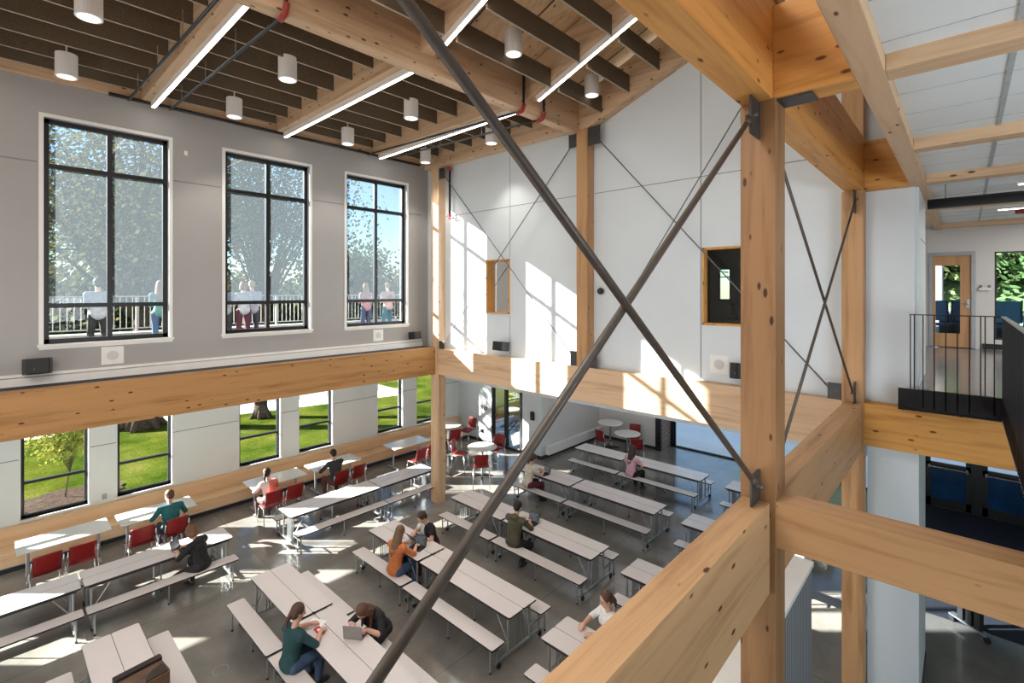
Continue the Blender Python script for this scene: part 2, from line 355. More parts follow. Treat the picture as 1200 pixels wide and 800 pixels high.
def person(loc, rz, label, top, pants, hair, sleeve=1.0, hairstyle='short', lean=.25, head=.35, turn=0, hands=None, seated=True, seat=.45,
           feet=None, hood=None, shorts=None, female=False, twist=0, hi=True, group=None, shoe=(.03, .03, .03), bare=0, blockcol=None, skinm=None, cap=None):
    skin = skinm or M['skin']
    root = empty('person', loc, rz, label, 'person', group)
    sc = .94 if female else 1.0
    hipz = seat + .085 if seated else .92
    hip = Vector((0, 0, hipz)); up = Vector((math.sin(lean), 0, math.cos(lean))); fw = Vector((math.cos(lean), 0, -math.sin(lean)))
    Lr = Vector((0, 1, 0))
    if twist:
        q = Matrix.Rotation(twist, 3, 'Z'); up = Vector((0, 0, 1)).lerp(q @ up, 1); fw = q @ fw; Lr = q @ Lr
    waist = hip + up * .17 * sc; chest = hip + up * .36 * sc; nb = hip + up * .50 * sc
    sw = (.165 if female else .19)
    sh = {s: hip + up * .45 * sc + Lr * s * sw for s in (1, -1)}
    hn = Vector((math.sin(lean + head * .5), 0, math.cos(lean + head * .5)))
    hu = Vector((math.sin(lean * .6 + head), 0, math.cos(lean * .6 + head)))
    if twist: hn = q @ hn; hu = q @ hu
    hc = nb + hn * .10 + hu * .105; hfw = Lr.cross(hu) 
    if turn:
        qt = Matrix.Rotation(turn, 3, hu); hfw = qt @ hfw
    hl = hu.cross(hfw); HR = Matrix((hfw, hl, hu)).transposed()
    tr = Matrix((fw, Lr, up)).transposed()
    # limbs
    if hands is None: hands = [(.40, .13, .80), (.40, -.13, .80)] if seated else [(.03, .24, .86), (.03, -.24, .86)]
    arms = {}
    for s, h in zip((1, -1), hands):
        el, wr = ik(sh[s], h, .275 * sc, .25 * sc, (-.3, s * .9, -.6) if seated else (-.8, s * .35, -.7)); arms[s] = (el, wr)
    if feet is None: feet = [(.42, .13, .09), (.38, -.13, .09)] if seated else [(0, .11, .09), (.0, -.11, .09)]
    legs = {}
    for s, f in zip((1, -1), feet):
        hj = hip + Vector((0, s * .095, -.01)); kn, an = ik(hj, f, .43 * sc, .42 * sc, (.9, s * .12, .5)); legs[s] = (hj, kn, an)
    def torso(mb, e, z0=0, z1=1):
        w = .155 if female else .175
        if z0 <= 0: mb.ball(hip, (.115 + e, w + e + (.01 if female else 0), .11 + e), 16, 10, tr)
        mb.ball(hip.lerp(waist, .5), (.105 + e, w - .02 + e, .11 + e), 16, 10, tr)
        mb.ball(waist, (.10 + e, w - .03 + e, .12 + e), 16, 10, tr)
        mb.ball(waist.lerp(chest, .5), (.108 + e, w - .015 + e, .12 + e), 16, 10, tr)
        mb.ball(chest, (.115 + e, w - .005 + e, .13 + e), 16, 10, tr)
        mb.cone(sh[1], sh[-1], .062 + e, .062 + e, 12)
        for s in (1, -1): mb.ball(sh[s], .062 + e, 12, 8)
        if female:
            for s in (1, -1): mb.ball(chest + fw * .075 + Lr * s * .07 - up * .02, .062 + e, 10, 8)
        mb.cone(nb - up * .06, nb + up * .01, .085 + e, .052 + e * .6, 12)
    def arm(mb, s, e, t0=0, t1=2):
        el, wr = arms[s]; r0, r1, r2 = .05 + e, .04 + e, .028 + e
        if t1 >= 1: mb.cone(sh[s], el, r0, r1, 12); mb.ball(el, r1, 12, 8)
        else: mb.cone(sh[s], sh[s].lerp(el, t1), r0 + .008, r1 + .01, 12)
        if t1 > 1:
            w = el.lerp(wr, t1 - 1); mb.cone(el, el.lerp(w, .35), r1, r1 + .001, 12); mb.cone(el.lerp(w, .35), w, r1 + .001, r2 + .003, 12)
    def leg(mb, s, e, t1=2):
        hj, kn, an = legs[s]
        mb.cone(hj, kn, .085 + e, .058 + e, 14); mb.ball(hj, .085 + e, 12, 8); mb.ball(kn, .058 + e, 12, 8)
        if t1 > 1:
            w = kn.lerp(an, t1 - 1); mb.cone(kn, kn.lerp(w, .35), .055 + e, .056 + e, 14); mb.cone(kn.lerp(w, .35), w, .056 + e, .037 + e, 14)
    b = MB()
    torso(b, 0)
    for s in (1, -1): arm(b, s, 0); leg(b, s, 0)
    # neck + head
    b.cone(nb - up * .03, hc - hu * .04, .055, .048, 12)
    b.ball(hc + hu * .02, (.093, .074, .095), 18, 12, HR); b.ball(hc - hu * .055 + hfw * .025, (.062, .055, .065), 14, 10, HR)
    b.ball(hc - hu * .10 + hfw * .06, (.022, .022, .018), 10, 6, HR)
    b.cone(hc + hfw * .082 + hu * .01, hc + hfw * .112 - hu * .025, .008, .015, 8); b.ball(hc + hfw * .102 - hu * .028, .014, 8, 6)
    b.ball(hc + hfw * .082 + hu * .03, (.012, .045, .008), 8, 6, HR)
    for s in (1, -1): b.ball(hc + hl * s * .076 - hu * .01 - hfw * .005, (.018, .009, .030), 8, 6, HR)
    # hands
    for s in (1, -1):
        el, wr = arms[s]; d = (wr - el).normalized()
        if seated: dd = (d * .55 + Vector((.5, -s * .15, -.12))).normalized()
        else: dd = d
        side = dd.cross(Vector((0, 0, 1)));
        if side.length < .2: side = Vector((1, 0, 0))
        side.normalize(); nrm = side.cross(dd).normalized(); th = -s
        if not seated: th = 1
        PR = Matrix((dd, side, nrm)).transposed()
        b.ball(wr, .028, 10, 6); b.cone(wr, wr + dd * .03, .026, .03, 10); b.ball(wr + dd * .05, (.048, .040, .017), 14, 8, PR)
        for i, ln in enumerate((.070, .080, .074, .058)):
            o_ = wr + dd * .082 + side * ((i - 1.5) * .0205) * (1 if th < 0 else 1) * -th
            k1 = o_ + (dd * .85 - nrm * .35) * ln * .5; k2 = k1 + (dd * .55 - nrm * .8) * ln * .5
            b.cone(o_ - dd * .02, k1, .0095, .0088, 8); b.ball(k1, .0088, 8, 6); b.cone(k1, k2, .0088, .0075, 8); b.ball(k2, .0075, 8, 6)
        t0 = wr + dd * .028 + side * th * .024; t1 = t0 + (dd * .6 + side * th * .75 - nrm * .2).normalized() * .04; t2 = t1 + (dd * .95 + side * th * .15 - nrm * .2).normalized() * .032
        b.cone(t0, t1, .013, .0105, 8); b.ball(t1, .0105, 8, 6); b.cone(t1, t2, .0105, .0085, 8); b.ball(t2, .0085, 8, 6)
    remesh(b, 'body', skin, root, .0075 if hi else .012, 2)
    for s in (1, -1): MB().ball(hc + hfw * .088 + hl * s * .031 + hu * .012, (.006, .012, .007), 8, 6, HR).build('eye', M['eye'], root, True)
    MB().ball(hc + hfw * .083 - hu * .058, (.012, .022, .006), 8, 6, HR).build('mouth', M['lip'], root, True)
    v2 = .010 if hi else .014
    # clothes
    p = MB(); p.ball(hip, (.125, (.165 if female else .175) + .012, .105), 16, 10, tr)
    for s in (1, -1): leg(p, s, .013, 2 - bare)
    remesh(p, 'trousers', cloth(pants), root, v2)
    t = MB(); torso(t, .016)
    if sleeve > 0:
        for s in (1, -1): arm(t, s, .012, 0, sleeve)
    if seated: t.ball(hip - up * .02, (.13, (.165 if female else .18) + .012, .07), 16, 8, tr)
    if hood:
        t.ball(nb - fw * .06 + up * .0, (.075, .12, .075), 14, 8, tr); t.ball(nb - fw * .02 - up * .02, (.10, .12, .06), 14, 8, tr)
    to = remesh(t, 'shirt' if not hood else 'hooded_jacket', cloth(top), root, v2)
    if blockcol:   # one half of the shirt in a second colour
        to.data.materials.append(cloth(blockcol))
        for pl in to.data.polygons:
            if pl.center.y * 1 > .015: pl.material_index = 1
    for s in (1, -1):
        an = legs[s][2]; kn = legs[s][1]
        f = MB(); fd = Vector((1, s * .12, 0)).normalized()
        f.ball(an + Vector((0, 0, -.02)), (.045, .042, .055), 12, 8); f.ball(an + fd * .07 + Vector((0, 0, -.045)), (.10, .045, .042), 12, 8)
        f.ball(an + fd * .14 + Vector((0, 0, -.055)), (.05, .042, .03), 12, 8); f.ball(an + fd * -.025 + Vector((0, 0, -.05)), (.045, .04, .035), 12, 8)
        so = remesh(f, 'shoe', cloth(shoe, .5), root, .012)
    # hair
    h = MB()
    h.ball(hc + hu * .038 - hfw * .020, (.099, .092, .100), 16, 10, HR)
    h.ball(hc - hu * .01 - hfw * .045, (.068, .078, .085), 14, 8, HR)
    if hairstyle in ('long', 'longf'):
        n = 7
        for i in range(n):
            a = (i / (n - 1) - .5) * (2.4 if hairstyle == 'long' else 3.6)
            st = hc - hfw * math.cos(a) * .062 + hl * math.sin(a) * .075 + hu * .01
            en = hc - hfw * math.cos(a) * (.075) + hl * math.sin(a) * .085 - hu * .12
            e2 = nb - fw * (.125 * math.cos(a) - .0) + Lr * math.sin(a) * .12 - up * (.17 + .03 * math.cos(i * 2))
            if hairstyle == 'longf' and abs(a) > 1.2: e2 = en + Vector((0, 0, -.20)) + fw * .02
            h.cone(st, en, .036, .034, 10); h.ball(en, .034, 8, 6); h.cone(en, e2, .034, .018, 10); h.ball(e2, .018, 8, 6)
    elif hairstyle == 'pony':
        k = hc - hfw * .10 + hu * .01; h.ball(k, .035, 10, 6); k2 = k - hfw * .03 - hu * .10; k3 = k2 - hu * .12 + hfw * .01
        h.cone(k, k2, .032, .034, 10); h.ball(k2, .034, 8, 6); h.cone(k2, k3, .034, .012, 10)
    elif hairstyle == 'bun':
        h.ball(hc - hfw * .09 + hu * .05, .04, 10, 8)
    elif hairstyle == 'bob':
        for i in range(7):
            a = (i / 6 - .5) * 3.4; st = hc - hfw * math.cos(a) * .06 + hl * math.sin(a) * .074; en = st - hu * .10 - hfw * .01
            h.cone(st, en, .036, .03, 10); h.ball(en, .03, 8, 6)
    remesh(h, 'hair', cloth(tuple(c * .5 for c in hair), .6), root, .010 if hi else .013, 2)
    return root
blk = (.012, .012, .014); jean = (.045, .085, .16)
P = person
P((2.90, 10.97, 0), PI/2 + .55, 'person in black hooded jacket with auburn hair leaning to a tablet', blk, (.018, .019, .022), (.30, .12, .05), hairstyle='bob', hood=True, lean=.30, head=.5, female=True,
  hands=[(.42, .16, .79), (.44, -.10, .79)], feet=[(.72, .10, .12), (.36, -.12, .09)], seat=.43)
P((2.86, 13.10, 0), PI/2, 'person in teal shirt seated in a red chair facing the window bench, brown hair', (.015, .12, .13), (.03, .035, .05), (.16, .08, .04), lean=.30, head=.35, seat=.45, turn=.5, bare=0, shoe=(.7, .7, .7))
P((4.93, 13.02, 0), PI/2, 'person in coral and white top with dark ponytail sitting in a red chair', (.70, .22, .16), (.06, .03, .03), (.035, .022, .018), lean=.16, head=.12, turn=-.9, hairstyle='pony', female=True, seat=.45, sleeve=1.6, blockcol=(.75, .68, .62))
P((6.78, 13.08, 0), PI/2, 'person in charcoal sweater and brown trousers seated with back turned at a window table', (.035, .038, .045), (.12, .05, .035), (.04, .025, .02), lean=.22, head=.3, seat=.45, hands=[(.42, .26, .79), (.46, -.08, .79)], feet=[(.30, .18, .09), (.15, -.12, .09)])
P((5.36, 8.05, 0), .15, 'person in orange sweater and jeans with long light brown hair using a laptop', (.55, .17, .05), jean, (.30, .17, .09), hairstyle='long', lean=.16, head=.3, female=True, seat=.43, hands=[(.44, .13, .81), (.44, -.13, .81)])
P((6.50, 8.32, 0), PI - .1, 'person in black and white t-shirt looking down at a tablet', (.72, .70, .68), (.14, .02, .03), (.09, .045, .03), sleeve=.6, lean=.32, head=.5, seat=.43, hands=[(.36, .13, .80), (.36, -.13, .80)], blockcol=blk, hairstyle='bun', female=True)
P((7.68, 7.08, 0), .1, 'person in olive green hoodie with short dark hair on a bench, using a laptop', (.075, .07, .04), (.02, .022, .028), (.018, .013, .012), hood=True, lean=.20, head=.28, seat=.43, hands=[(.45, .12, .82), (.44, -.12, .82)], feet=[(.40, .13, .09), (.05, -.16, .09)])
P((10.22, 8.88, 0), -.25, 'person in cream t-shirt and maroon trousers typing on a laptop', (.66, .60, .50), (.11, .02, .045), (.13, .07, .04), sleeve=.6, hairstyle='pony', lean=.25, head=.25, female=True, seat=.47, hands=[(.48, .12, .81), (.46, -.12, .81)])
P((12.92, 7.20, 0), -.1, 'person in pink top and black trousers with long dark hair on the farthest bench', (.66, .38, .44), blk, (.06, .035, .03), sleeve=.6, hairstyle='long', lean=.10, head=.3, female=True, seat=.43, hands=[(.30, .10, .78), (.34, -.10, .78)])
P((2.98, 7.12, 0), .2, 'person in dark teal sweater and jeans with brown ponytail, seen from behind', (.012, .055, .06), jean, (.14, .065, .04), hairstyle='pony', lean=.16, head=.22, female=True, seat=.43, hands=[(.42, .12, .80), (.40, -.16, .80)], turn=-.3)
P((4.32, 6.84, 0), PI + .32, 'person in loose black cardigan with long auburn hair bent over a tablet', blk, (.02, .02, .025), (.20, .09, .045), hairstyle='longf', lean=.62, head=.65, female=True, seat=.43, hands=[(.50, .13, .80), (.50, -.13, .80)])
P((6.52, 3.95, 0), PI - .5, 'person in white top smiling, partly hidden behind the long timber beam', (.78, .77, .74), (.15, .15, .17), (.17, .09, .06), hairstyle='pony', lean=.12, head=.2, female=True, seat=.43)
# people out on the terrace, seen from behind
TZ = 4.42
TP = [((1.74, 14.4, TZ), PI/2, 'person in white shirt and black trousers standing on the terrace behind the left tall window', (.26, .28, .31), blk, (.05, .04, .03), 'short', False),
      ((2.93, 14.5, TZ), PI/2 - .3, 'person in pale teal top and jeans at the right edge of the left tall window', (.08, .19, .18), jean, (.30, .18, .10), 'long', True),
      ((4.33, 14.4, TZ), PI/2, 'person in grey top and black trousers at the left edge of the middle tall window', (.17, .18, .20), blk, (.35, .25, .15), 'bob', True),
      ((4.77, 14.35, TZ), PI/2, 'person in white blouse and maroon trousers with reddish hair behind the middle tall window', (.27, .28, .31), (.05, .006, .015), (.32, .14, .07), 'bob', True),
      ((5.12, 14.75, TZ), PI/2 - .2, 'person in white sweatshirt standing beside the maroon trousers on the terrace', (.26, .26, .29), (.03, .025, .045), (.45, .33, .20), 'short', False),
      ((8.50, 14.4, TZ), PI/2, 'person in pink top and dark jeans behind the right tall window, left pane', (.27, .14, .15), (.03, .045, .09), (.40, .24, .14), 'long', True),
      ((9.33, 14.4, TZ), PI/2, 'person in peach shirt and grey jeans behind the right tall window, right pane', (.29, .19, .17), (.03, .09, .12), (.30, .17, .10), 'short', False)]
for l_, r_, lb, tp, pn, hr, hs, fe in TP:
    P(l_, r_, lb, tp, pn, hr, hairstyle=hs, seated=False, lean=.04, head=.1, female=fe, hi=False, group='people standing on the terrace', hands=[(.30, .14, 1.12), (.26, -.17, 1.00)])
# two people in the room behind the far interior window
for l_, lb in (((10.6, 3.35, 4.55), 'person seated in the dark room behind the interior window, left head'), ((10.4, 3.02, 4.55), 'person seated in the dark room behind the interior window, right head')):
    P(l_, 0, lb, (.05, .05, .07), (.03, .03, .04), (.02, .015, .015), lean=.1, head=.1, hi=False, seat=.5)

# ------------------------------------------------------------------ setting
GX0 = -7.0
def sbox(name, mat, *b, label=None, smooth=False):
    return struct(MB().box(*b).build(name, mat), label)
sbox('floor', M['floor'], GX0, 17.75, -7, 15.5, -.2, 0)
# upper window wall
WX = [(.67, 2.44), (3.43, 5.23), (6.18, 7.98)]; WZ = (4.97, 8.82)
m = MB(); wall_grid(m, 'y', 11.4, 11.72, GX0, 9.0, 4.28, 9.44, [(a, b, *WZ) for a, b in WX]); struct(m.build('wall_left', M['wallshade']))
m = MB(); m.box(GX0, 8.47, 11.33, 11.4, 4.31, 4.44); m.box(GX0, 8.47, 11.36, 11.4, 4.455, 4.50); struct(m.build('trim_1', M['trim']))
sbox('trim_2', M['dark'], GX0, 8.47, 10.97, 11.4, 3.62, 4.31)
m = MB(); m.box(GX0, 9, 11.397, 11.401, 8.02, 8.03)
for a, b in WX: pass
m2 = MB()
xs = [GX0, .59, 2.52, 3.35, 5.31, 6.10, 8.06, 8.48]
for i in range(0, len(xs) - 1, 2):
    m2.box(xs[i], xs[i+1], 11.393, 11.401, 8.03, 8.052)
struct(m2.build('trim_3', M['joint']))
# deep white surrounds
for i, (a, b) in enumerate(WX):
    m = MB(); z0, z1 = WZ
    for q in ((a - .06, a, z0 - .05, z1 + .06), (b, b + .06, z0 - .05, z1 + .06), (a, b, z1, z1 + .06), (a - .06, b + .06, z0 - .09, z0)): m.box(q[0], q[1], 11.385, 11.42, q[2], q[3])
    m.box(a - .08, b + .08, 11.36, 11.5, z0 - .045, z0)
    struct(m.build('trim_%d' % (4 + i), M['trim']))
def win(n, x0, x1, z0, z1, y, mulls, trans, fw=.055, panes=None, axis='y', gm='glass', depth=.08):
    """black framed window: frame mesh + one pane mesh per light"""
    f = MB()
    def bx(u0, u1, a, b, d=depth):
        if axis == 'y': f.box(u0, u1, y - d/2, y + d/2, a, b)
        else: f.box(y - d/2, y + d/2, u0, u1, a, b)
    bx(x0, x1, z0, z0 + fw); bx(x0, x1, z1 - fw, z1); bx(x0, x0 + fw, z0, z1); bx(x1 - fw, x1, z0, z1)
    for u in mulls: bx(u - fw/2, u + fw/2, z0, z1, depth * 1.1)
    for v in trans: bx(x0, x1, v - fw/2, v + fw/2, depth * 1.2)
    fr = struct(f.build('window_%s' % n, M['black']))
    us = [x0] + list(mulls) + [x1]; vs = [z0] + list(trans) + [z1]
    for i in range(len(us) - 1):
        for j in range(len(vs) - 1):
            g = gm if isinstance(gm, str) else gm[j]
            if axis == 'y': pts = [(us[i], y, vs[j]), (us[i+1], y, vs[j]), (us[i+1], y, vs[j+1]), (us[i], y, vs[j+1])]
            else: pts = [(y, us[i], vs[j]), (y, us[i+1], vs[j]), (y, us[i+1], vs[j+1]), (y, us[i], vs[j+1])]
            p = MB().add(pts, [(0, 1, 2, 3)]).build('pane', M[g], fr)
    return fr
for i, (a, b) in enumerate(WX): win(i + 1, a, b, *WZ, 11.55, [(a + b) / 2], [5.62, 8.02], gm=('glass', 'shade', 'shade'), fw=.075)
# ground floor window wall
LX = [(.53, 1.66), (2.2, 3.32), (4.94, 6.08), (6.65, 7.74), (9.43, 10.47), (11.1, 12.1)]
m = MB(); wall_grid(m, 'y', 15.2, 15.5, GX0, 13.2, 0, 3.6, [(a, b, .84, 3.35) for a, b in LX] + [(-1.1, -.05, .84, 3.35), (-3.9, -2.8, .84, 3.35)]); struct(m.build('wall_back_ground', M['panel']))
m = MB(); xs = [GX0, .50, 1.69, 2.17, 3.35, 4.91, 6.11, 6.62, 7.77, 9.40, 10.5, 11.07, 12.13, 13.2]
for i in range(0, len(xs) - 1, 2): m.box(xs[i], xs[i+1], 15.196, 15.202, 2.165, 2.18)
struct(m.build('trim_7', M['joint']))
for i, (a, b) in enumerate(LX): win(4 + i, a, b, .84, 3.35, 15.36, [], [1.6], fw=.06, depth=.07)
for i, (a, b) in enumerate([(-1.1, -.05), (-3.9, -2.8)]): win(12 + i, a, b, .84, 3.35, 15.36, [], [1.6], fw=.06, depth=.07)
m = MB()
for a, b in LX: m.box(a - .03, b + .03, 15.17, 15.33, .79, .84)
struct(m.build('trim_8', M['trim']))
# terrace slab, its underside and the floor slabs
sbox('ceiling_ground', M['white'], GX0, 8.5, 11.0, 15.5, 3.62, 3.75)
m = MB(); m.box(GX0, 17, 11.72, 15.7, 3.76, TZ); struct(m.build('floor_terrace', M['terr']))
m = MB(); m.box(8.86, 17.8, 1.0, 15.5, 3.62, 4.24); m.box(8.86, 17.0, 1.0, 11.7, 4.24, 4.55); m.box(13.2, 17.8, 11.7, 15.5, 3.62, 3.7); struct(m.build('floor_upper_far', M['white']))
# far wall
m = MB(); FX = 8.72
wall_grid(m, 'x', FX, FX + .14, .5, 11.4, 4.28, 9.3, [(8.15, 8.96, 5.31, 6.66), (2.45, 3.43, 5.27, 6.64)])
m.box(FX, FX + .14, 5.85, 11.4, 9.3, 10.1)
sl = lambda y: 9.27 + .385 * (5.7 - y)
m.add([(FX, 11.4, 9.3), (FX, 5.85, 9.3), (FX, .5, sl(.5) + .3), (FX, .5, 9.3), (FX + .14, 11.4, 9.3), (FX + .14, 5.85, 9.3), (FX + .14, .5, sl(.5) + .3), (FX + .14, .5, 9.3)],
      [(0, 1, 3), (1, 2, 3), (4, 7, 5), (5, 7, 6), (0, 4, 5, 1), (1, 5, 6, 2), (2, 6, 7, 3)])
struct(m.build('wall_far', M['whiteb']))
m = MB(); m.box(FX - .004, FX, 3.455, 3.47, 4.3, 10.0); m.box(FX - .004, FX, 1.3, 5.7, 7.915, 7.928); m.box(FX - .004, FX, 6.0, 10.6, 7.93, 7.943); m.box(FX - .004, FX, 8.14, 8.15, 4.3, 5.28); m.box(FX-.004, FX, 8.14, 8.15, 6.7, 9.3)
struct(m.build('trim_9', M['joint']))
m = MB(); m.box(8.7, 8.86, 1.05, 10.9, 3.45, 4.28); struct(m.build('trim_10', M['whiteb']))
# interior windows of the far wall
for n, (y0, y1, z0, z1) in ((14, (8.15, 8.96, 5.31, 6.66)), (15, (2.45, 3.43, 5.27, 6.64))):
    f = MB(); t = .035
    for q in ((y0, y0 + t, z0, z1), (y1 - t, y1, z0, z1), (y0, y1, z0, z0 + t), (y0, y1, z1 - t, z1)): f.box(FX - .03, FX + .15, *q)
    fr = struct(f.build('window_%d' % n, M['goldz']))
    MB().add([(FX + .11, y0, z0), (FX + .11, y1, z0), (FX + .11, y1, z1), (FX + .11, y0, z1)], [(0, 1, 2, 3)]).build('pane', M['glassd'], fr)
# rooms behind the far wall
m = MB(); m.box(8.9, 15.3, 11.4, 11.5, 4.55, 7.6); m.box(8.9, 15.3, 1.05, 11.4, 7.5, 7.6); m.box(8.9, 15.3, 6.0, 6.1, 4.55, 7.5)
wall_grid(m, 'x', 15.2, 15.3, 1.05, 11.4, 4.55, 7.6, [(5.15, 5.5, 5.6, 6.55), (8.8, 11.0, 5.3, 7.2)]); struct(m.build('wall_rooms_behind', M['whiteb']))
win(16, 5.15, 5.5, 5.6, 6.55, 15.25, [], [6.3], axis='x', fw=.03)
sbox('floor_rooms', M['upfloor'], 8.9, 15.3, 1.05, 11.4, 4.5, 4.56)
# vestibule end of the ground floor
m = MB(); m.box(13.2, 13.35, 13.3, 15.5, 0, 3.62); m.box(13.2, 13.35, 10.84, 11.72, 0, 3.62); struct(m.build('wall_end_ground', M['whiteb']))
m = MB(); m.box(13.35, 17.0, 10.84, 10.98, 0, 3.62); struct(m.build('wall_alcove_side', M['white']))
m = MB(); m.box(16.9, 17.05, 8.25, 10.84, 0, 3.62); struct(m.build('wall_alcove_back', M['white']))
m = MB(); m.box(16.86, 17.7, 8.15, 8.24, 0, 3.62); struct(m.build('wall_brick', M['brick']))
m = MB(); m.box(16.80, 16.9, 8.15, 8.36, 0, 3.62); m.box(17.62, 17.75, 8.05, 8.14, 0, 3.62); struct(m.build('trim_11', M['black']))
m = MB(); m.box(13.15, 16.9, 10.80, 10.84, 0, .10); m.box(16.86, 16.9, 8.36, 10.8, 0, .10); m.box(13.16, 13.2, 10.84, 11.7, 0, .1); m.box(13.16, 13.2, 13.35, 15.2, 0, .1); struct(m.build('baseboard_far', M['dark']))
m = MB(); m.box(13.4, 16.85, 10.66, 10.82, .12, .42); tag(m.build('baseboard_heater', M['trim'], bevel=.01), 'long white metal wall heater running low along the alcove wall', 'heater')
# glass entrance by the round tables
win(17, 11.74, 13.28, 0, 3.6, 13.24, [12.55], [], axis='x', fw=.10, depth=.12)
# glazed wall to the plaza and the dark entrance doors
m = MB()
wall_grid(m, 'x', 17.7, 17.8, -7, 1.6, 3.1, 3.62, []); struct(m.build('trim_12', M['black']))
win(18, 1.6, 8.05, 0, 3.6, 17.74, [4.8], [], axis='x', fw=.05)
def entry(n, y0, y1, bar):
    f = MB(); X = 17.72
    for q in ((y0, y0 + .10, 0, 3.1), (y1 - .10, y1, 0, 3.1), (y0, y1, 0, .22), (y0, y1, 2.95, 3.1), (y0, y1, 1.06, 1.2)): f.box(X - .03, X + .03, *q)
    d = struct(f.build('door_%d' % n, M['black']))
    MB().box(X - .01, X + .01, y0 + .1, y1 - .1, .22, 1.06).build('kick_panel', M['bluep'], d)
    MB().add([(X, y0 + .1, 1.2), (X, y1 - .1, 1.2), (X, y1 - .1, 2.95), (X, y0 + .1, 2.95)], [(0, 1, 2, 3)]).build('pane', M['glass'], d)
    h = MB().tube([(X - .10, y0 + .06, 1.08), (X - .10, y1 - .06, 1.08)], .03, 10); h.box(X - .10, X, y0 + .05, y0 + .10, 1.04, 1.13); h.box(X - .10, X, y1 - .10, y1 - .05, 1.04, 1.13)
    h.build('push_bar', M['chrome'], d)
entry(1, -.13, .78, 1); entry(2, -1.25, -.35, 1); entry(3, -2.2, -1.3, 1)
sbox('trim_13', M['black'], 17.66, 17.8, -.35, -.13, 0, 3.1); sbox('trim_14', M['black'], 17.66, 17.8, .78, 1.6, 0, 3.1)
sbox('trim_15', M['bluep'], 17.68, 17.74, -7, -2.2, 0, 1.05)
sbox('floor_mat', M['navyfloor'], 11.7, 17.6, -7, 1.4, .001, .012)
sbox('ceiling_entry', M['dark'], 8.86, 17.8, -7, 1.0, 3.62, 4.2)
m = MB(); m.box(GX0, 17.8, -7.1, -7, 0, 7.6); struct(m.build('wall_right', M['white']))
m = MB(); m.box(GX0 - .1, GX0, -7, 15.5, 0, 11.6); struct(m.build('wall_behind_camera', M['white']))
# pier beside the corridor
m = MB(); m.box(8.78, 10.3, .46, 1.04, 0, 7.42); struct(m.build('wall_pier', M['whiteb']))
sbox('baseboard_pier', M['dark'], 8.8, 10.3, .45, .46, 0, .1)
m = MB(); m.box(9.2, 10.3, .456, .46, 6.62, 6.63); struct(m.build('trim_16', M['joint']))
# upper corridor
m = MB(); m.box(8.56, 8.8, -7, .455, 4.28, 4.55); m.box(8.8, 15.4, -7, 1.04, 4.28, 4.55); m.box(GX0, 8.55, -7, -.36, 4.28, 4.55); struct(m.build('floor_upper', M['upfloor']))
m = MB(); m.box(10.3, 15.4, 1.0, 1.04, 4.55, 7.6); struct(m.build('wall_corridor', M['white']))
m = MB(); wall_grid(m, 'x', 15.4, 15.55, -7, 1.04, 4.55, 7.72, [(-.19, .62, 4.55, 6.78), (-3.2, -.5, 4.78, 6.75)]); struct(m.build('wall_corridor_end', M['white']))
m = MB(); m.box(GX0, 15.4, -7, .38, 7.42, 7.5); m.box(8.86, 15.4, .38, 1.04, 7.42, 7.5); struct(m.build('ceiling', M['ctile']))
m = MB()
for x0, x1 in ((GX0, 3.9), (4.3, 8.4), (8.75, 15.4)):
    k = x0 + .6
    while k < x1: m.box(k, k + .006, -7, .38, 7.416, 7.42); k += .6
for y in (-.25, -2.65, -5.05): m.box(GX0, 15.4, y, y + .03, 7.411, 7.42)
struct(m.build('trim_17', cloth((.40, .43, .45))))
sbox('trim_18', M['dark'], 15.36, 15.4, -3.3, -.3, 4.56, 4.68)
win(19, -3.2, -.5, 4.78, 6.75, 15.47, [], [], axis='x', fw=.03, gm='glassg')
f = MB(); 
for q in ((.55, .62, 4.56, 6.78), (-.19, -.12, 4.56, 6.78), (-.12, .55, 6.70, 6.78)): f.box(15.34, 15.5, *q)
struct(f.build('trim_19', M['galv']))
f = MB(); wall_grid(f, 'x', 15.38, 15.43, -.12, .55, 4.57, 6.70, [(.07, .50, 4.88, 6.47)]); d4 = struct(f.build('door_4', M['doorw']))
MB().add([(15.405, .07, 4.88), (15.405, .50, 4.88), (15.405, .50, 6.47), (15.405, .07, 6.47)], [(0, 1, 2, 3)]).build('pane', M['glass'], d4)
h = MB().box(15.36, 15.385, -.09, -.03, 5.48, 5.68); h.tube([(15.36, -.06, 5.58), (15.32, -.06, 5.58), (15.32, .05, 5.58)], .011); h.build('door_handle', M['chrome'], d4)
# conference room beyond
m = MB(); m.box(20.0, 20.15, -6, 3, 4.4, 5.30); struct(m.build('wall_conference', M['bluewall']))
m = MB(); m.box(15.5, 20.1, -6, 3, 4.4, 4.55); struct(m.build('floor_conference', cloth((.06, .12, .22))))
m = MB(); m.box(15.5, 20.1, -6, 3, 7.3, 7.42); struct(m.build('ceiling_conference', M['white']))
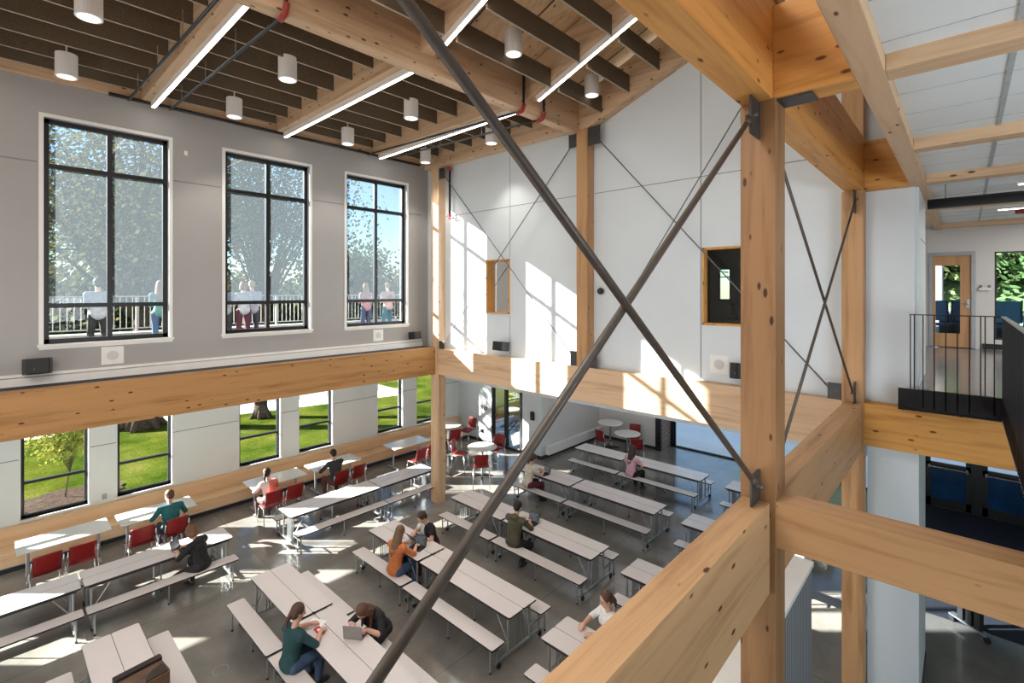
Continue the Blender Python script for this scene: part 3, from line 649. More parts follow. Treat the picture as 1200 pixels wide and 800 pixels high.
# roof
m = MB(); m.box(GX0, 9.0, 6.0, 11.7, 10.02, 10.12)
m.add([(GX0, 6.0, 10.02), (9, 6.0, 10.02), (9, .3, 10.02 + .385 * 5.7), (GX0, .3, 10.02 + .385 * 5.7), (GX0, 6.0, 10.12), (9, 6.0, 10.12), (9, .3, 10.12 + .385 * 5.7), (GX0, .3, 10.12 + .385 * 5.7)],
      [(0, 3, 2, 1), (4, 5, 6, 7), (0, 1, 5, 4), (3, 7, 6, 2), (1, 2, 6, 5), (0, 4, 7, 3)])
struct(m.build('ceiling_roof_boards', M['deckx']))
m = MB()
for x in (-1.2, .1, 1.3, 3.1, 3.9, 5.2, 6.1, 7.45, 8.2):
    m.add([(x, 5.95, 10.008), (x + .03, 5.95, 10.008), (x + .03, .5, 10.008 + .385 * 5.45), (x, .5, 10.008 + .385 * 5.45)], [(0, 3, 2, 1)])
struct(m.build('trim_20', M['dark']))
m = MB(); m.box(GX0, 9, .3, .42, 7.5, 12.4); struct(m.build('wall_clerestory', M['white']))
# low ribbed wall by the near beam
m = MB(); m.box(GX0, 6.57, 1.31, 1.51, 0, 2.66); lw = struct(m.build('wall_low_ribbed', M['rib']))
struct(MB().box(GX0, 6.58, 1.29, 1.53, 2.66, 2.71).build('trim_21', M['trim']))

# ------------------------------------------------------------------ timber frame
def beam(name, ax, b, label, mat='wood', bevel=.006, group=None):
    return tag(MB().box(*b).build(name, M[mat + ax], bevel=bevel), label, 'column' if 'column' in name else 'beam', group)
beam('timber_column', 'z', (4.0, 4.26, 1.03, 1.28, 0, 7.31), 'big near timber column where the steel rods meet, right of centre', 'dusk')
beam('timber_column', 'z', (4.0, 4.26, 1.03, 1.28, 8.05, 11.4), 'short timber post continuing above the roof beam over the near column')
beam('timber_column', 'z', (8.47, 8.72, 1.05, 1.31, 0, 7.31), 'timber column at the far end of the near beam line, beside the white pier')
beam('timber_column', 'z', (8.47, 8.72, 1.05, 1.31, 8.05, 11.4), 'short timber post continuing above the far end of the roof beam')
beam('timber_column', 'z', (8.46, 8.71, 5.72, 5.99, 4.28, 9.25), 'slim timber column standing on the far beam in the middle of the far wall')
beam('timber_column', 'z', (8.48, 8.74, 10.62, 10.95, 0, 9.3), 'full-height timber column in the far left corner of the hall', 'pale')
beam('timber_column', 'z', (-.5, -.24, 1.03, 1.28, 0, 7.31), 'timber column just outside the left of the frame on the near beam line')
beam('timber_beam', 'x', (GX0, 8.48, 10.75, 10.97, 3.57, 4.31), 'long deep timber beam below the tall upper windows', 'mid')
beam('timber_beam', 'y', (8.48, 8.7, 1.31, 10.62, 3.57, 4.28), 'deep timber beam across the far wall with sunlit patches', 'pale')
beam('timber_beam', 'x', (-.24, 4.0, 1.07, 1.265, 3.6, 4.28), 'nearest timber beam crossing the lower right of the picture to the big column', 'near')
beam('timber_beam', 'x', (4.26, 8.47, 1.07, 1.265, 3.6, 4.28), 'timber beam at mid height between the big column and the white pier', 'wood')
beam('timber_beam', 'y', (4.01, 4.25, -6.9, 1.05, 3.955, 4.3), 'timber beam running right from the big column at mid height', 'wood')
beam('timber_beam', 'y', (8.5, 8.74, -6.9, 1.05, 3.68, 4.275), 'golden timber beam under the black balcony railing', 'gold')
beam('timber_beam', 'x', (GX0, 8.72, 1.05, 1.275, 7.31, 8.05), 'heavy roof-level timber beam running over the big column away from the camera', 'gold')
beam('timber_beam', 'x', (GX0, 15.3, .38, .545, 7.312, 8.0), 'second roof-level timber beam edging the white panel ceiling', 'pale')
for x, z1, lb in ((4.0, 8.0, 'golden cross beam at roof level joining the big column'), (8.5, 8.0, 'golden cross beam at roof level over the white pier')):
    beam('timber_beam', 'y', (x, x + .24, .545, 1.05, 7.31, z1), lb, 'gold')
for x, lb in ((4.0, 'nearest slim joist across the white panel ceiling'), (6.4, 'second slim joist across the white panel ceiling'), (8.5, 'third slim joist across the white panel ceiling, over the corridor mouth'), (11.4, 'fourth slim joist, above the corridor past the black duct'), (14.9, 'farthest slim joist above the corridor end wall')):
    beam('ceiling_joist', 'y', (x, x + .22, -6.9, .38, 7.312, 7.42), lb, 'pale')
beam('timber_beam', 'x', (GX0, 8.7, 5.95, 6.18, 9.2, 10.0), 'ridge-side timber girder running the length of the ceiling', 'pale')
beam('timber_beam', 'x', (GX0, 8.6, 11.28, 11.5, 9.44, 10.02), 'timber wall beam on top of the tall window wall', 'pale')
RX = [-.3, 2.1, 4.53, 6.95]
nth = ['outermost', 'first', 'second', 'third', 'fourth', 'fifth', 'sixth', 'seventh', 'eighth']
for i, x in enumerate(RX):
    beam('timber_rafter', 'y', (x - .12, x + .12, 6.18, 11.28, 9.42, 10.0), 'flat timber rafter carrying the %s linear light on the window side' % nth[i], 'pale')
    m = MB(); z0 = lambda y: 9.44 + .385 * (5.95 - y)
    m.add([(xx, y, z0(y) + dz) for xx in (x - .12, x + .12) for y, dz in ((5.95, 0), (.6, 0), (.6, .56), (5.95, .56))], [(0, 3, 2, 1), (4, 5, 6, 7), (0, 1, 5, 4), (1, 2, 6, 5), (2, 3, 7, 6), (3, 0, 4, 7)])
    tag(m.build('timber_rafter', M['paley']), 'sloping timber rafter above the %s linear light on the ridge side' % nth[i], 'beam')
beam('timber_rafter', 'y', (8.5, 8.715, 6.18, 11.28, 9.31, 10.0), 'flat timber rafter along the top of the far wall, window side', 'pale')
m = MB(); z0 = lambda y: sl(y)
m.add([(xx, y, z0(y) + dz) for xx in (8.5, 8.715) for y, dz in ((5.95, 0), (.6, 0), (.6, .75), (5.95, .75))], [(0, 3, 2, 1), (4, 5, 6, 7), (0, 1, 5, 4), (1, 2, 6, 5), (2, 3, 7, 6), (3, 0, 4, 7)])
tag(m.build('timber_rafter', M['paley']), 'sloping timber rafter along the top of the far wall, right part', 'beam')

# ------------------------------------------------------------------ ceiling fittings
bays = [(-.18 - 2.2 + .2, -.42 - 0 , 'zeroth'), (-.18, 1.98, 'left'), (2.22, 4.41, 'second'), (4.65, 6.83, 'third'), (7.07, 8.5, 'fourth')]
bays = bays[1:]
YS = [11.34 - .68 * i for i in range(8)]
for bi, (x0, x1, nm) in enumerate(bays):
    for j, y in enumerate(YS):
        if y > 11.27: y = 11.25
        m = MB(); m.box(x0, x1, y - .015, y + .015, 9.59, 9.92); b_ = m.build('acoustic_baffle', M['felt'])
        tag(b_, 'brown felt baffle, %s from the window wall in the %s ceiling bay from the left' % (nth[j + 1], nm.replace('left', 'first')), 'baffle', 'acoustic baffles on the window side')
        MB().box(x0, x1, y - .015, y + .015, 9.584, 9.59).build('bottom_edge', M['feltedge'], b_)
    for j in range(7):
        y = 5.4 - .62 * j; zb = 9.49 + .385 * (5.4 - y)
        m = MB(); m.box(x0, x1, y - .015, y + .015, zb, zb + .33); b_ = m.build('acoustic_baffle', M['felt'])
        tag(b_, 'brown felt baffle, %s from the girder on the sloping side of the %s ceiling bay' % (nth[j + 1], nm.replace('left', 'first')), 'baffle', 'acoustic baffles on the sloping side')
        MB().box(x0, x1, y - .015, y + .015, zb - .006, zb).build('bottom_edge', M['feltedge'], b_)
def lin(p0, p1, label, w=.075, h=.145, glow='glow'):
    r = empty('linear_light', p0, 0, label, 'light', 'linear ceiling lights')
    d = Vector(p1) - Vector(p0); q = d.to_track_quat('Y', 'Z').to_matrix().to_4x4(); L = d.length
    MB().box(-w/2, w/2, 0, L, 0, h, mat=q).build('housing', M['can'], r)
    MB().box(-w/2 + .012, w/2 - .012, .02, L - .02, -.008, 0, mat=q).build('diffuser', M[glow], r)
for i, x in enumerate(RX):
    lin((x + .05, 6.35, 9.32), (x + .05, 11.2, 9.32), 'lit linear ceiling light under the %s flat rafter' % nth[i])
    if i != 3: lin((x + .05, 5.75, 9.33 + .385 * .2), (x + .05, 2.2, 9.33 + .385 * 3.75), 'lit linear ceiling light under the %s sloping rafter' % nth[i])
    else: lin((x + .02, 5.8, 9.33 + .385 * .15), (x + .02, 2.2, 9.33 + .385 * 3.75), 'lit linear ceiling light under the third sloping rafter')
for (x, y, z, l) in ((6.0, -1.5, 7.39, 1.2), (8.2, -1.75, 7.39, 1.2), (10.0, -1.0, 7.39, 1.4), (12.9, -.9, 7.39, 1.6)):
    r = lin((x, y - l, z), (x, y + .45, z), 'lit strip light recessed in the white panel ceiling, at %.0f metres down the corridor' % x, w=.09, h=.03)
def can(x, y, z, label, h=.36):
    r = empty('cylinder_downlight', (x, y, z), 0, label, 'light', 'white cylinder downlights')
    m = MB().cyl((0, 0, 0), (0, 0, h), .14, 24); m.build('can', M['can'], r, False)
    m = MB().cyl((0, 0, -.004), (0, 0, 0), .115, 24); m.build('lens', M['glow2'], r)
    m = MB().cyl((0, 0, h), (0, 0, 1.2 if y > 6 else 1.0), .012, 8); m.build('stem', M['can'], r)
for x, nm in ((.88, 'first'), (3.32, 'second'), (5.72, 'third'), (7.95, 'fourth')):
    for y, w in ((10.5, 'nearer the window wall'), (8.02, 'nearer the girder')):
        can(x, y, 9.28, 'white cylinder downlight in the %s ceiling bay, %s' % (nm, w))
for x, nm in ((.88, 'first'), (3.3, 'second'), (5.72, 'third'), (7.95, 'fourth')):
    can(x, 5.27, 9.64, 'white cylinder downlight under the sloping roof of the %s bay' % nm)
can(3.32, 2.7, 10.5, 'white cylinder downlight high under the sloping roof')
# sprinkler pipes
m = MB().tube([(1.5, 11.22, 9.40), (8.3, 11.22, 9.40)], .035, 8); tag(m.build('main_sprinkler_pipe', M['black'], smooth=True), 'black main sprinkler pipe along the top of the window wall', 'pipe')
for x, lb in ((1.78, 'left of the first lit rafter'), (2.42, 'right of the first lit rafter'), (6.66, 'left of the third lit rafter'), (7.24, 'right of the third lit rafter')):
    r = empty('branch_sprinkler_pipe', (x, 0, 0), 0, 'dark branch sprinkler pipe %s' % lb, 'pipe', 'branch sprinkler pipes')
    MB().tube([(0, 11.2, 9.36), (0, 6.0, 9.16), (0, 5.9, 9.16)], .022, 8).build('tube', M['pipe'], r, True)
    c = MB().tube([(0, 6.05, 9.14), (0, 5.92, 9.16), (0, 5.86, 9.28)], .038, 10); c.build('coupling', M['redc'], r, True)
    MB().tube([(0, 5.88, 9.25), (0, 5.88, 10.0)], .024, 8).build('riser', M['black'], r)
    h = MB()
    for y in (10.4, 9.0, 7.6): h.cyl((0, y, 9.25 + (y - 7.6) * .03), (0, y, 9.6), .006, 6)
    h.build('hanger_rods', M['galv'], r)
r = empty('standpipe', (0, 0, 0), 0, 'black wall pipe with red coupling right of the corner column', 'pipe')
MB().tube([(8.6, 10.28, 9.2), (8.6, 10.28, 7.95)], .03, 10).build('tube', M['black'], r, True)
MB().cyl((8.6, 10.28, 7.95), (8.6, 10.28, 7.83), .045, 12).cyl((8.6, 10.33, 7.88), (8.6, 10.12, 7.84), .03, 12).build('lower_coupling', M['redc'], r)
MB().ball((8.6, 10.28, 9.2), .06).build('upper_coupling', M['redc'], r, True)
m = MB().tube([(9.5, .40, 7.15), (9.5, -6, 7.15)], .075, 12); du = tag(m.build('black_duct', M['black'], smooth=True), 'black pipe hanging across the corridor mouth below the ceiling', 'duct')
MB().cyl((9.5, .2, 7.2), (9.5, .2, 7.42), .01, 6).build('hanger_rods', M['galv'], du)
m = MB().tube([(12.2, -.65, 7.25), (12.2, -1.0, 7.25)], .04, 10); m.ball((12.2, -.8, 7.24), .06); tag(m.build('sprinkler_coupling', M['redc'], smooth=True), 'dark red sprinkler coupling under the corridor ceiling', 'pipe')

# ------------------------------------------------------------------ steel rods
def rod(name, a, b, r, label, group, mat='steel', fork=True):
    e = empty(name, (0, 0, 0), 0, label, 'brace', group)
    a = Vector(a); b = Vector(b); d = (b - a).normalized(); k = r * 5
    MB().cyl(a + d * k, b - d * k, r, 14).build('rod', M[mat], e, True)
    for p, s in ((a, 1), (b, -1)):
        c = MB().cone(p + d * s * k * 1.6, p + d * s * k * .7, r * 1.02, r * 1.5, 12); c.cone(p + d * s * k * .7, p, r * 1.5, r * 1.15, 12)
        ax = Vector((0, 1, 0)) if abs(d.y) < .2 else Vector((1, 0, 0)); c.cyl(p - ax * r * 2.2, p + ax * r * 2.2, r * .9, 10)
        c.build('clevis', M[mat], e, True)
def gusset(b, label): return tag(MB().box(*b).build('gusset_plate', M['plate'], bevel=.003), label, 'plate')
rod('brace_rod', (3.86, 1.155, 7.17), (.1, 1.155, 4.376), .0195, 'thick steel rod from the big column top down to the lower left', 'big crossed rods')
rod('brace_rod', (3.88, 1.125, 4.43), (.1, 1.125, 7.163), .0195, 'thick steel rod from the upper left down to the big column foot', 'big crossed rods')
gusset((3.78, 4.0, 1.135, 1.15, 7.02, 7.30), 'dark steel plate at the top left of the big column')
gusset((3.80, 4.0, 1.135, 1.15, 4.29, 4.52), 'dark steel plate at the foot of the big column on the near beam')
gusset((4.03, 4.24, .80, 1.03, 7.295, 7.308), 'dark steel plate under the golden cross beam beside the big column')
rod('brace_rod', (4.36, 1.155, 7.17), (8.36, 1.155, 4.42), .014, 'steel rod right of the big column running down to the far column foot', 'rods between big column and pier')
rod('brace_rod', (8.36, 1.125, 7.17), (4.36, 1.125, 4.42), .014, 'steel rod from the top of the column by the pier down toward the big column', 'rods between big column and pier')
gusset((8.30, 8.47, 1.135, 1.15, 6.98, 7.3), 'small steel plate at the top of the column by the pier')
gusset((8.30, 8.47, 1.135, 1.15, 4.28, 4.58), 'small steel plate at the foot of the column by the pier')
X = 8.58
rod('thin_brace_rod', (X - .05, 10.5, 9.1), (X - .05, 6.1, 4.45), .011, 'thin steel rod from the corner column top to the middle column foot', 'thin crossed rods', 'cable')
rod('thin_brace_rod', (X, 6.1, 9.1), (X, 10.5, 4.45), .011, 'thin steel rod on the far wall from the middle column top to the corner', 'thin crossed rods', 'cable')
rod('thin_brace_rod', (X, 5.6, 9.08), (X, 1.5, 4.45), .011, 'thin steel rod falling right across the interior window on the far wall', 'thin crossed rods', 'cable')
rod('thin_brace_rod', (X - .05, 5.64, 4.5), (X - .05, 1.35, 10.98), .011, 'thin steel rod on the far wall rising right behind the thick rod', 'thin crossed rods', 'cable')
gusset((8.50, 8.52, 5.99, 6.22, 8.92, 9.24), 'dark plate at the top of the middle column, left side')
gusset((8.50, 8.52, 5.44, 5.72, 8.88, 9.26), 'dark plate at the top of the middle column, right side')
gusset((8.50, 8.52, 5.99, 6.18, 4.285, 4.6), 'steel plate at the foot of the middle column, left side')
gusset((8.50, 8.52, 5.52, 5.72, 4.285, 4.6), 'steel plate at the foot of the middle column, right side')
gusset((8.50, 8.52, 1.31, 1.49, 4.285, 4.52), 'steel plate on the far beam beside the column by the pier')
gusset((8.50, 8.52, 10.4, 10.62, 8.95, 9.24), 'steel plate at the top of the corner column')
gusset((8.50, 8.52, 10.4, 10.62, 4.285, 4.5), 'steel plate at the foot of the upper corner column')

# ------------------------------------------------------------------ railings
r = empty('balcony_railing', (8.44, 0, 0), 0, 'black steel railing with thin balusters at the corridor mouth', 'railing')
m = MB().box(-.006, .006, -.34, .66, 4.285, 4.56); m.box(-.03, .03, -.34, .66, 4.275, 4.29); m.build('fascia_plate', M['blackm'], r)
m = MB(); m.box(-.02, .02, -.34, .54, 5.55, 5.562); m.build('top_rail', M['blackm'], r)
for y in (.53, .49): m = MB().box(-.010, .010, y - .006, y + .006, 4.33, 5.555).build('post', M['blackm'], r)
for y in (-.15, -.19): MB().box(-.010, .010, y - .006, y + .006, 4.33, 5.555).build('post', M['blackm'], r)
y = .40
while y > -.33:
    if abs(y + .17) > .05: MB().box(-.006, .006, y - .006, y + .006, 4.33, 5.555).build('baluster', M['blackm'], r)
    y -= .112
r = empty('walkway_railing', (0, -.35, 0), 0, 'black steel railing along the walkway at the right edge of the picture', 'railing')
MB().box(3.0, 8.45, -.006, .006, 4.27, 4.56).build('fascia_plate', M['blackm'], r)
MB().box(3.0, 8.45, -.022, .022, 5.55, 5.562).build('top_rail', M['galv'], r)
x = 8.36
while x > 3.0:
    MB().box(x - .006, x + .006, -.014, .014, 4.30, 5.552).build('baluster', M['blackm'], r); x -= .112
m = MB()
for i in range(60): m.ball((8.4 - i * .09, .008, 4.29), .008, 6, 4)
m.build('bolt_row', M['galv'], r)

# ------------------------------------------------------------------ cafeteria tables
def make_table(L):
    r = empty('cafeteria_table'); H = .74; h = L / 2
    for s in (1, -1):
        x0, x1 = (.003, .335) if s > 0 else (-.335, -.003)
        m = MB().prism(rrect(x0, x1, -h, h, .03, 3), H - .028, H, 1, top=0); m.build('tabletop', [M['lam'], M['edge']], r)
        x0, x1 = (.44, .72) if s > 0 else (-.72, -.44)
        m = MB().prism(rrect(x0, x1, -h, h, .03, 3), .43 - .026, .43, 1, top=0); m.build('bench_seat', [M['lam'], M['edge']], r)
        MB().box(s * .30 - .015, s * .30 + .015, -h + .06, h - .06, H - .062, H - .028).build('side_rail', M['edge'], r)
        MB().box(s * .58 - .012, s * .58 + .012, -h + .1, h - .1, .385, .404).build('seat_rail', M['galv'], r)
        for t in (1, -1):
            y = t * (h - .10)
            MB().tube([(s * .66, y - t * .10, .40), (s * .66, y, .36), (s * .66, y, .03)], .014, 8).cyl((s * .66, y, 0), (s * .66, y, .03), .018, 8, 1).build('bench_leg', [M['galv'], M['rubber']], r)
            MB().cyl((s * .26, y, .10), (s * .26, y, H - .03), .019, 8).build('table_leg', M['galv'], r)
            MB().tube([(s * .26, y - t * .03, .30), (s * .26, y - t * .28, H - .06)], .008, 6).build('brace', M['galv'], r)
            MB().cyl((s * .50, y + .012 * t, .045), (s * .50, y + .034 * t, .045), .043, 12).box(s * .50 - .012, s * .50 + .012, y, y + .04 * t, .06, .10).build('caster', M['rubber'], r, False)
        MB().cyl((s * .60, 0, .03), (s * .60, 0, .41), .012, 8).cyl((s * .60, 0, 0), (s * .60, 0, .03), .017, 8, 1).build('bench_leg', [M['galv'], M['rubber']], r)
    for t in (1, -1):
        y = t * (h - .10)
        m = MB().box(-.56, .56, y - .022, y + .022, .085, .115)
        for s in (1, -1): m.box(s * .50 - .012, s * .50 + .012, y - .01, y + .01, .11, .40); m.box(s * .26, s * .62, y - .01, y + .01, .27, .29)
        m.build('end_frame', M['galv'], r)
        m = MB()
        for k in (-.10, -.05, .0, .05, .10): m.box(k - .008, k + .008, y - t * .02 - .006, y - t * .02 + .006, .12, H - .03)
        m.build('folding_frame', M['galv'], r)
    MB().cyl((0, 0, .03), (0, 0, H - .03), .012, 8).cyl((0, 0, 0), (0, 0, .04), .018, 8, 1).build('middle_leg', [M['galv'], M['rubber']], r)
    return r
protos = {}
def table(L, x, y, rz, label):
    if L not in protos: protos[L] = r = make_table(L)
    else: r = dup(protos[L])
    r.location = (x, y, 0); r.rotation_euler = (0, 0, rz); tag(r, label, 'table', 'folding cafeteria tables with attached benches')
cols = [(1.28, 'AS', 'with the brown bag on it at the bottom left corner of the picture'),]
table(1.75, 1.28, 8.505, 0, 'long greige bench table under the brown bag, bottom left of the picture')
table(1.75, 3.56, 8.505, 0, 'greige bench table end ahead of the teal sweater person, empty far half')
table(2.34, 3.56, 6.40, 0, 'greige bench table where the teal sweater and black cardigan people sit')
table(1.75, 5.92, 8.505, 0, 'greige bench table where the orange sweater person works on a laptop')
table(2.34, 5.92, 6.40, 0, 'empty greige bench table in front of the orange sweater table, crossed by the thick rod')
table(2.34, 5.92, 3.43, 0, 'greige bench table beside the person in white, cut by the nearest timber beam')
table(1.75, 8.20, 8.505, 0, 'greige bench table behind the thick rod, between the corner column and the olive hoodie')
table(2.34, 8.20, 6.40, 0, 'greige bench table where the olive hoodie person uses a laptop')
table(2.34, 8.20, 3.43, 0, 'greige bench table second along the near beam, right of the person in white')
table(1.75, 10.78, 8.505, 0, 'greige bench table where the person in cream t-shirt and maroon trousers sits')
table(2.34, 10.78, 6.40, 0, 'empty greige bench table in the second row from the glazed wall')
table(2.34, 10.78, 3.43, 0, 'greige bench table third along the near beam')
table(1.75, 13.46, 8.505, 0, 'greige bench table by the white alcove wall with the long heater')
table(2.34, 13.46, 6.40, 0, 'greige bench table farthest row, where the pink top person sits')
table(2.34, 13.46, 3.43, 0, 'greige bench table farthest along the near beam, by the foot of the big column')
table(2.34, -.04, 11.53, PI/2, 'bench table at the left edge of the picture parallel to the window wall')
table(2.34, 2.34, 11.53, PI/2, 'bench table where the person in the black hooded jacket sits')
table(2.34, 5.865, 11.53, PI/2, 'sunlit bench table parallel to the window wall in front of the charcoal sweater person')
table(1.75, 7.93, 11.53, PI/2, 'bench table just left of the corner column, parallel to the window wall')
# rectangular tables along the bench
def make_wt():
    r = empty('cafe_table')
    MB().prism(rrect(-.725, .725, -.375, .375, .02, 2), .71, .74, 1, top=0).build('tabletop', [M['lamw'], M['lamw']], r, bevel=.004)
    for s in (1, -1):
        MB().cyl((s * .55, 0, .05), (s * .55, 0, .71), .028, 12).build('leg', M['galv'], r)
        MB().box(s * .55 - .03, s * .55 + .03, -.30, .30, .015, .045).box(s * .55 - .02, s * .55 + .02, -.30, .30, 0, .015).build('foot', M['galv'], r)
    return r
wt = None
for i, (x, lb) in enumerate(((1.135, 'white rectangular table nearest the left edge, by the wooden wall bench'), (2.74, 'white rectangular table where the teal shirt person sits'), (5.43, 'white rectangular table where the coral top person sits'),
              (7.10, 'white rectangular table where the charcoal sweater person sits'), (9.75, 'white rectangular table beside the corner column by the wall bench'))):
    wt = wt or None
    o = make_wt() if wt is None else dup(wt)
    wt = wt or o
    o.location = (x, 13.89, 0); tag(o, lb, 'table', 'white tables along the wall bench')
# red chairs
def make_chair(sh=.45, bh=.82):
    r = empty('stacking_chair'); d = sh - .45
    def shell(rows):
        nx = len(rows[0]); v = []; f = []
        for row in rows: v += row
        nr = len(rows)
        for i in range(nr - 1):
            for j in range(nx - 1): a = i * nx + j; f.append((a, a + 1, a + nx + 1, a + nx))
        return v, f
    N_ = 8
    rows = []
    for i in range(7):
        t = i / 6; y = -.20 + .42 * t; z = sh + .012 * math.cos(t * PI) - .012 + (-.03 * max(0, t - .8) / .2)
        rows.append([(-.225 + .45 * j / N_, y, z + .018 * ((2 * j / N_ - 1) ** 2)) for j in range(N_ + 1)])
    v, f = shell(rows); s_ = MB().add(v, f).build('seat', M['red'], r, True); md = s_.modifiers.new('s', 'SOLIDIFY'); md.thickness = .012
    rows = []
    zs = [sh + .03, sh + .10, sh + .17, sh + .23, sh + .30, sh + .37, bh + d + .03]
    for z in zs:
        t = (z - zs[0]) / (zs[-1] - zs[0]); w = .198 + .012 * t
        rows.append([(-w + 2 * w * j / N_, -.21 - .055 * t - .03 * (1 - (2 * j / N_ - 1) ** 2), z - (.012 * (2 * j / N_ - 1) ** 2 if z == zs[-1] else 0)) for j in range(N_ + 1)])
    v, f = shell(rows)
    b_ = MB().add(v, f).build('backrest', M['red'], r, True); md = b_.modifiers.new('s', 'SOLIDIFY'); md.thickness = .014
    for sx in (1, -1):
        MB().tube([(sx * .21, .17, sh - .03), (sx * .245, .22, .01)], .0115, 8).build('leg', M['chrome'], r, True)
        MB().tube([(sx * .225, -.262, sh + .30), (sx * .235, -.20, sh - .02), (sx * .25, -.27, .01)], .0115, 8).build('leg', M['chrome'], r, True)
        MB().tube([(sx * .235, -.20, sh - .03), (sx * .21, .17, sh - .03)], .010, 8).build('side_tube', M['chrome'], r, True)
    if sh > .5: MB().tube([(-.23, .20, .22), (.23, .20, .22)], .009, 8).build('footrest', M['chrome'], r, True)
    return r
ch = None; hs = None
def chair(x, y, rz, label, tall=False, navy=False):
    global ch, hs
    src = hs if tall else ch
    o = dup(src) if src is not None else make_chair(.65 if tall else .45)
    if src is None:
        if tall: hs = o
        else: ch = o
    o.location = (x, y, 0); o.rotation_euler = (0, 0, rz)
    tag(o, label, 'chair', 'red stacking chairs' if not tall else 'tall red chairs')
    if navy:
        for c_ in o.children:
            if c_.name.startswith('seat'): MB().prism(rrect(-.21, .21, -.17, .19, .05), .452, .475).build('seat_pad', M['navy'], o, bevel=.008)
chair(.80, 13.12, .05, 'red chair farthest left at the first white table')
chair(1.33, 13.14, 0, 'red chair right of its neighbour at the first white table')
chair(2.29, 13.10, 0, 'empty red chair left of the teal shirt person, with a bright handle slot')
chair(2.88, 13.08, .1, 'red chair with navy seat pad under the teal shirt person', navy=True)
chair(4.95, 13.00, 0, 'red chair under the coral top person')
chair(5.50, 13.05, 0, 'empty red chair right of the coral top person')
chair(6.80, 13.04, 0, 'red chair under the charcoal sweater person')
chair(7.36, 13.12, .1, 'empty red chair right of the charcoal sweater person')
chair(9.45, 12.95, .1, 'left red chair at the white table beside the corner column')
chair(10.05, 13.05, -.1, 'right red chair at the white table beside the corner column')
def round_table(x, y, h, label, r_=.46):
    r = empty('round_table', (x, y, 0), 0, label, 'table', 'round cafe tables')
    MB().cyl((0, 0, h - .032), (0, 0, h), r_, 40).build('tabletop', M['lamw'], r, bevel=.006)
    MB().cyl((0, 0, .04), (0, 0, h - .03), .038, 14).build('pedestal', M['galv'], r)
    m = MB()
    for k in range(4):
        a = PI/4 + k * PI/2; m.cone((0, 0, .045), (.34 * math.cos(a), .34 * math.sin(a), .02), .03, .018, 8)
    m.build('cross_base', M['rubber'], r)
round_table(10.72, 11.22, .95, 'round white tall table right of the corner column')
round_table(11.62, 13.95, .95, 'round white table partly behind the corner column')
round_table(15.72, 8.9, .76, 'nearer round white table in the alcove')
round_table(15.95, 9.75, .95, 'taller round white table in the corner of the alcove')
chair(10.12, 10.62, -.78, 'tall red chair in front of the round table, back to the camera', tall=True)
chair(10.45, 11.95, -2.6, 'tall red chair left of the round table', tall=True)
chair(11.55, 11.45, PI/2 + .2, 'tall red chair right of the round table, by the glass entrance', tall=True)
chair(11.22, 13.25, -.3, 'tall red chair just right of the corner column at the second round table', tall=True)
chair(12.40, 13.75, PI/2, 'tall red chair at the far side of the second round table', tall=True)
chair(15.35, 9.65, -PI/2 - .2, 'red chair side-on at the left of the alcove table')
chair(15.25, 8.32, -.9, 'red chair in front of the alcove table, back to the camera')
chair(16.45, 9.05, PI/2 + .3, 'red chair behind the alcove table')
# wooden bench along the window wall
r = empty('wall_bench', (0, 14.9, 0), 0, 'long built-in light wood bench with panelled back under the lower windows', 'bench')
MB().box(GX0, 13.1, -.35, .20, .37, .41).build('seat', M['plyb'], r, bevel=.004)
MB().box(GX0, 13.1, -.34, -.30, .14, .37).build('front_panel', M['plyb'], r)
m = MB().box(GX0, 13.1, .16, .30, .41, .77); m.build('back_panel', M['plyb'], r, bevel=.004)
MB().box(GX0, 13.1, -.30, -.28, 0, .14).build('recessed_base', M['dark'], r)
MB().tube([(GX0, -.335, .125), (13.1, -.335, .125)], .016, 8).build('base_rail', M['galv'], r)
# things on the tables
def laptop(x, y, z, rz, label, col='rubber', ang=1.85, w=.29, d=.20):
    r = empty('laptop', (x, y, z), rz, label, 'laptop')
    MB().prism(rrect(-d/2, d/2, -w/2, w/2, .012), 0, .014).build('keyboard_base', M[col], r)
    R_ = Matrix.Translation((d/2, 0, .012)) @ Matrix.Rotation(-(PI - ang), 4, 'Y')
    R_ = Matrix.Translation((d/2, 0, .012)) @ Matrix.Rotation(ang - PI/2, 4, 'Y')
    s_ = MB().box(-.004, .004, -w/2, w/2, 0, d, mat=R_).build('screen_lid', M[col], r)
    MB().box(-.0052, -.0042, -w/2 + .014, w/2 - .014, .014, d - .012, mat=R_).build('display', M['screen'], s_)
    m = MB()
    for i in range(4):
        for j in range(10): m.box(-d/2 + .03 + i * .026, -d/2 + .05 + i * .026, -w/2 + .02 + j * .0255, -w/2 + .041 + j * .0255, .014, .0155)
    m.build('keyboard_keys', M['edge'], r)
laptop(2.66, 11.42, .74, PI/2 + .9, 'open black tablet laptop in front of the person in black hooded jacket')
laptop(5.86, 8.02, .74, .25, 'open laptop in front of the orange sweater person')
laptop(6.08, 8.28, .74, PI, 'tablet propped in front of the black and white t-shirt person', 'caseg', ang=2.2)
laptop(8.18, 7.02, .74, .0, 'open laptop with bright screen in front of the olive hoodie person')
laptop(10.66, 8.66, .74, -.3, 'open laptop at the cream t-shirt person')
laptop(3.76, 6.66, .74, PI + .62, 'grey cased tablet standing in front of the black cardigan person', 'caseg', ang=1.7)
t = MB().prism([(3.30, 7.42), (3.50, 7.50), (3.62, 7.28), (3.42, 7.18)], .740, .743); tag(t.build('paper_sheet', M['paper']), 'white sheet of paper on the table by the teal sweater person', 'paper')
q = Matrix.Translation((3.42, 7.13, 0)) @ Matrix.Rotation(-.05, 4, 'Z')
